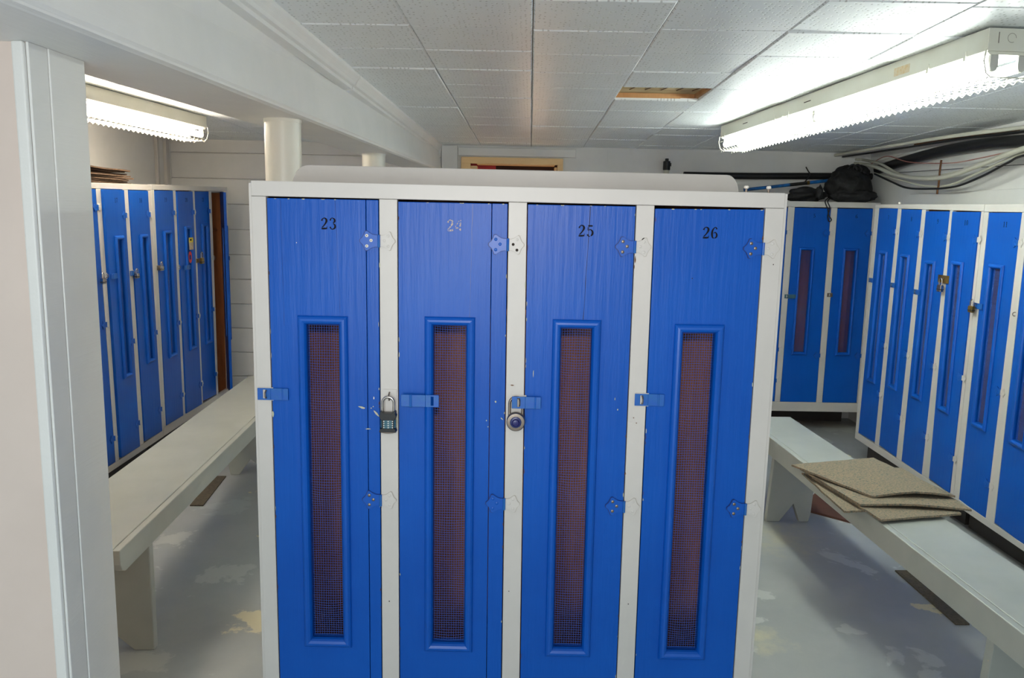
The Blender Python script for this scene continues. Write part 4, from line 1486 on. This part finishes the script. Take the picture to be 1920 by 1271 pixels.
def blob(name, label, cat, pix, y, sx, sy, sz, mt, seed, par=None, rough=.22, flat=True):
    """soft lumpy body centred at pixel pix on plane y, half sizes s*"""
    c = on_axis(pix[0], pix[1], 1, y)
    bm = bmesh.new()
    bmesh.ops.create_icosphere(bm, subdivisions=4, radius=1)
    for v in bm.verts:
        nz_ = mnoise.fractal(v.co * 1.6 + Vector((seed, seed * 2, 0)), 1.0, 2.0, 4)
        k = 1 + rough * nz_
        v.co = Vector((v.co.x * sx * k, v.co.y * sy * k, v.co.z * sz * k))
        lowest = ZT + .0006 - c.z
        if flat and v.co.z < lowest:
            v.co.z = lowest
    for f in bm.faces:
        f.smooth = True
    me = bpy.data.meshes.new(name)
    bm.to_mesh(me); bm.free()
    me.materials.append(M[mt])
    o = link(name, me, par, c if par is None else (c - par.location))
    if cat:
        tag(o, label, cat)
    return o


bc = on_axis(1592, 352, 1, 6.17)
bag = thing('backpack', 'black backpack slumped on top of the far lockers in the corner', 'bag', (bc.x, 6.17, ZT))
blob('body', '', None, (1590, 349), 6.17, .165, .13, .135, 'black_cloth', 2, bag)
blob('pocket', '', None, (1600, 368), 6.08, .17, .06, .055, 'black_cloth', 5, bag)
blob('lid', '', None, (1612, 325), 6.19, .07, .06, .06, 'black_cloth', 8, bag, flat=False)
for off in (0, 9):
    p = B()
    pts = [on_axis(x + off, y, 1, 6.12) - bag.location for x, y in ((1590, 325), (1592, 314), (1600, 309), (1606, 316), (1604, 326))]
    p.tube(smooth_path(pts, 6), .008, 'black_cloth', 8); p.build('handle', bag)
p = B()
pts = [on_axis(x, y, 1, yy) - bag.location for x, y, yy in ((1552, 372, 6.03), (1547, 378, 5.99), (1552, 392, 5.985), (1554, 404, 5.985), (1559, 412, 5.985), (1554, 415, 5.985), (1552, 404, 5.985), (1556, 390, 5.985), (1552, 378, 5.99), (1556, 372, 6.03))]
p.tube(smooth_path(pts, 5), .004, 'black_cloth', 6); p.build('drawstring', bag)
pile = blob('folded_cloth', 'low crumpled black clothing beside the backpack on the far lockers', 'clothing', (1509, 367), 6.16, .135, .10, .062, 'black_cloth', 12, rough=.35)
blob('cap', 'black cap lying between the crumpled clothing and the backpack', 'cap', (1536, 361), 6.03, .026, .03, .05, 'black_cloth', 21, rough=.3)
sk = thing('hockey_stick', 'blue and black stick lying across the far lockers under the black pipe', 'stick', on_axis(1395, 355, 1, 6.06))
a_, c_, e_ = on_axis(1395, 356, 1, 6.22), on_axis(1478, 350, 1, 6.24), on_axis(1558, 338, 1, 6.27)
l0 = sk.location.copy()
mid = a_.lerp(e_, .52); mid2 = a_.lerp(e_, .72)
p = B(); p.tube([a_ - l0, mid - l0], .0125, 'tape_blue', 10); p.build('lower_shaft', sk)
p = B(); p.tube([mid - l0, mid2 - l0], .0132, 'black', 10); p.build('grip', sk)
p = B(); p.tube([mid2 - l0, e_ - l0], .0135, 'tape_blue', 10); p.build('upper_shaft', sk)
p = B(); p.tube([mid2 - l0, mid2 - l0 + (e_ - a_).normalized() * .02], .0150, 'brass', 10); p.build('ring', sk)
run('cord', 'short black cord sticking up from the pipe on the far wall', 'cord', [(1511, 313), (1515, 320), (1519, 327), (1515, 334), (1509, 341)], .0045, 'black', 6, ax=1, val=6.37)

# black pipe fitting with white stub on the far wall
c = on_axis(1250, 310, 1, 6.38)
pf = thing('pipe_fitting', 'small black pipe fitting on a white stub on the far wall', 'pipe fitting', (c.x, 6.38, 0))
p = B(); p.lathe([(.022, 0), (.022, on_axis(1250, 319, 1, 6.38).z)], 'cable', 14); p.build('stub', pf)
z0, z1_ = on_axis(1250, 319, 1, 6.38).z, on_axis(1250, 302, 1, 6.38).z
p = B(); p.lathe([(.026, z0), (.028, z0 + .004), (.028, z1_ - .004), (.024, z1_), (.014, z1_ + .001), (.014, z1_ + .018), (.010, z1_ + .02)], 'black', 16)
p.box((.024, -.010, z0 + .03), (.034, .010, z0 + .055), 'black')
p.build('cap', pf)
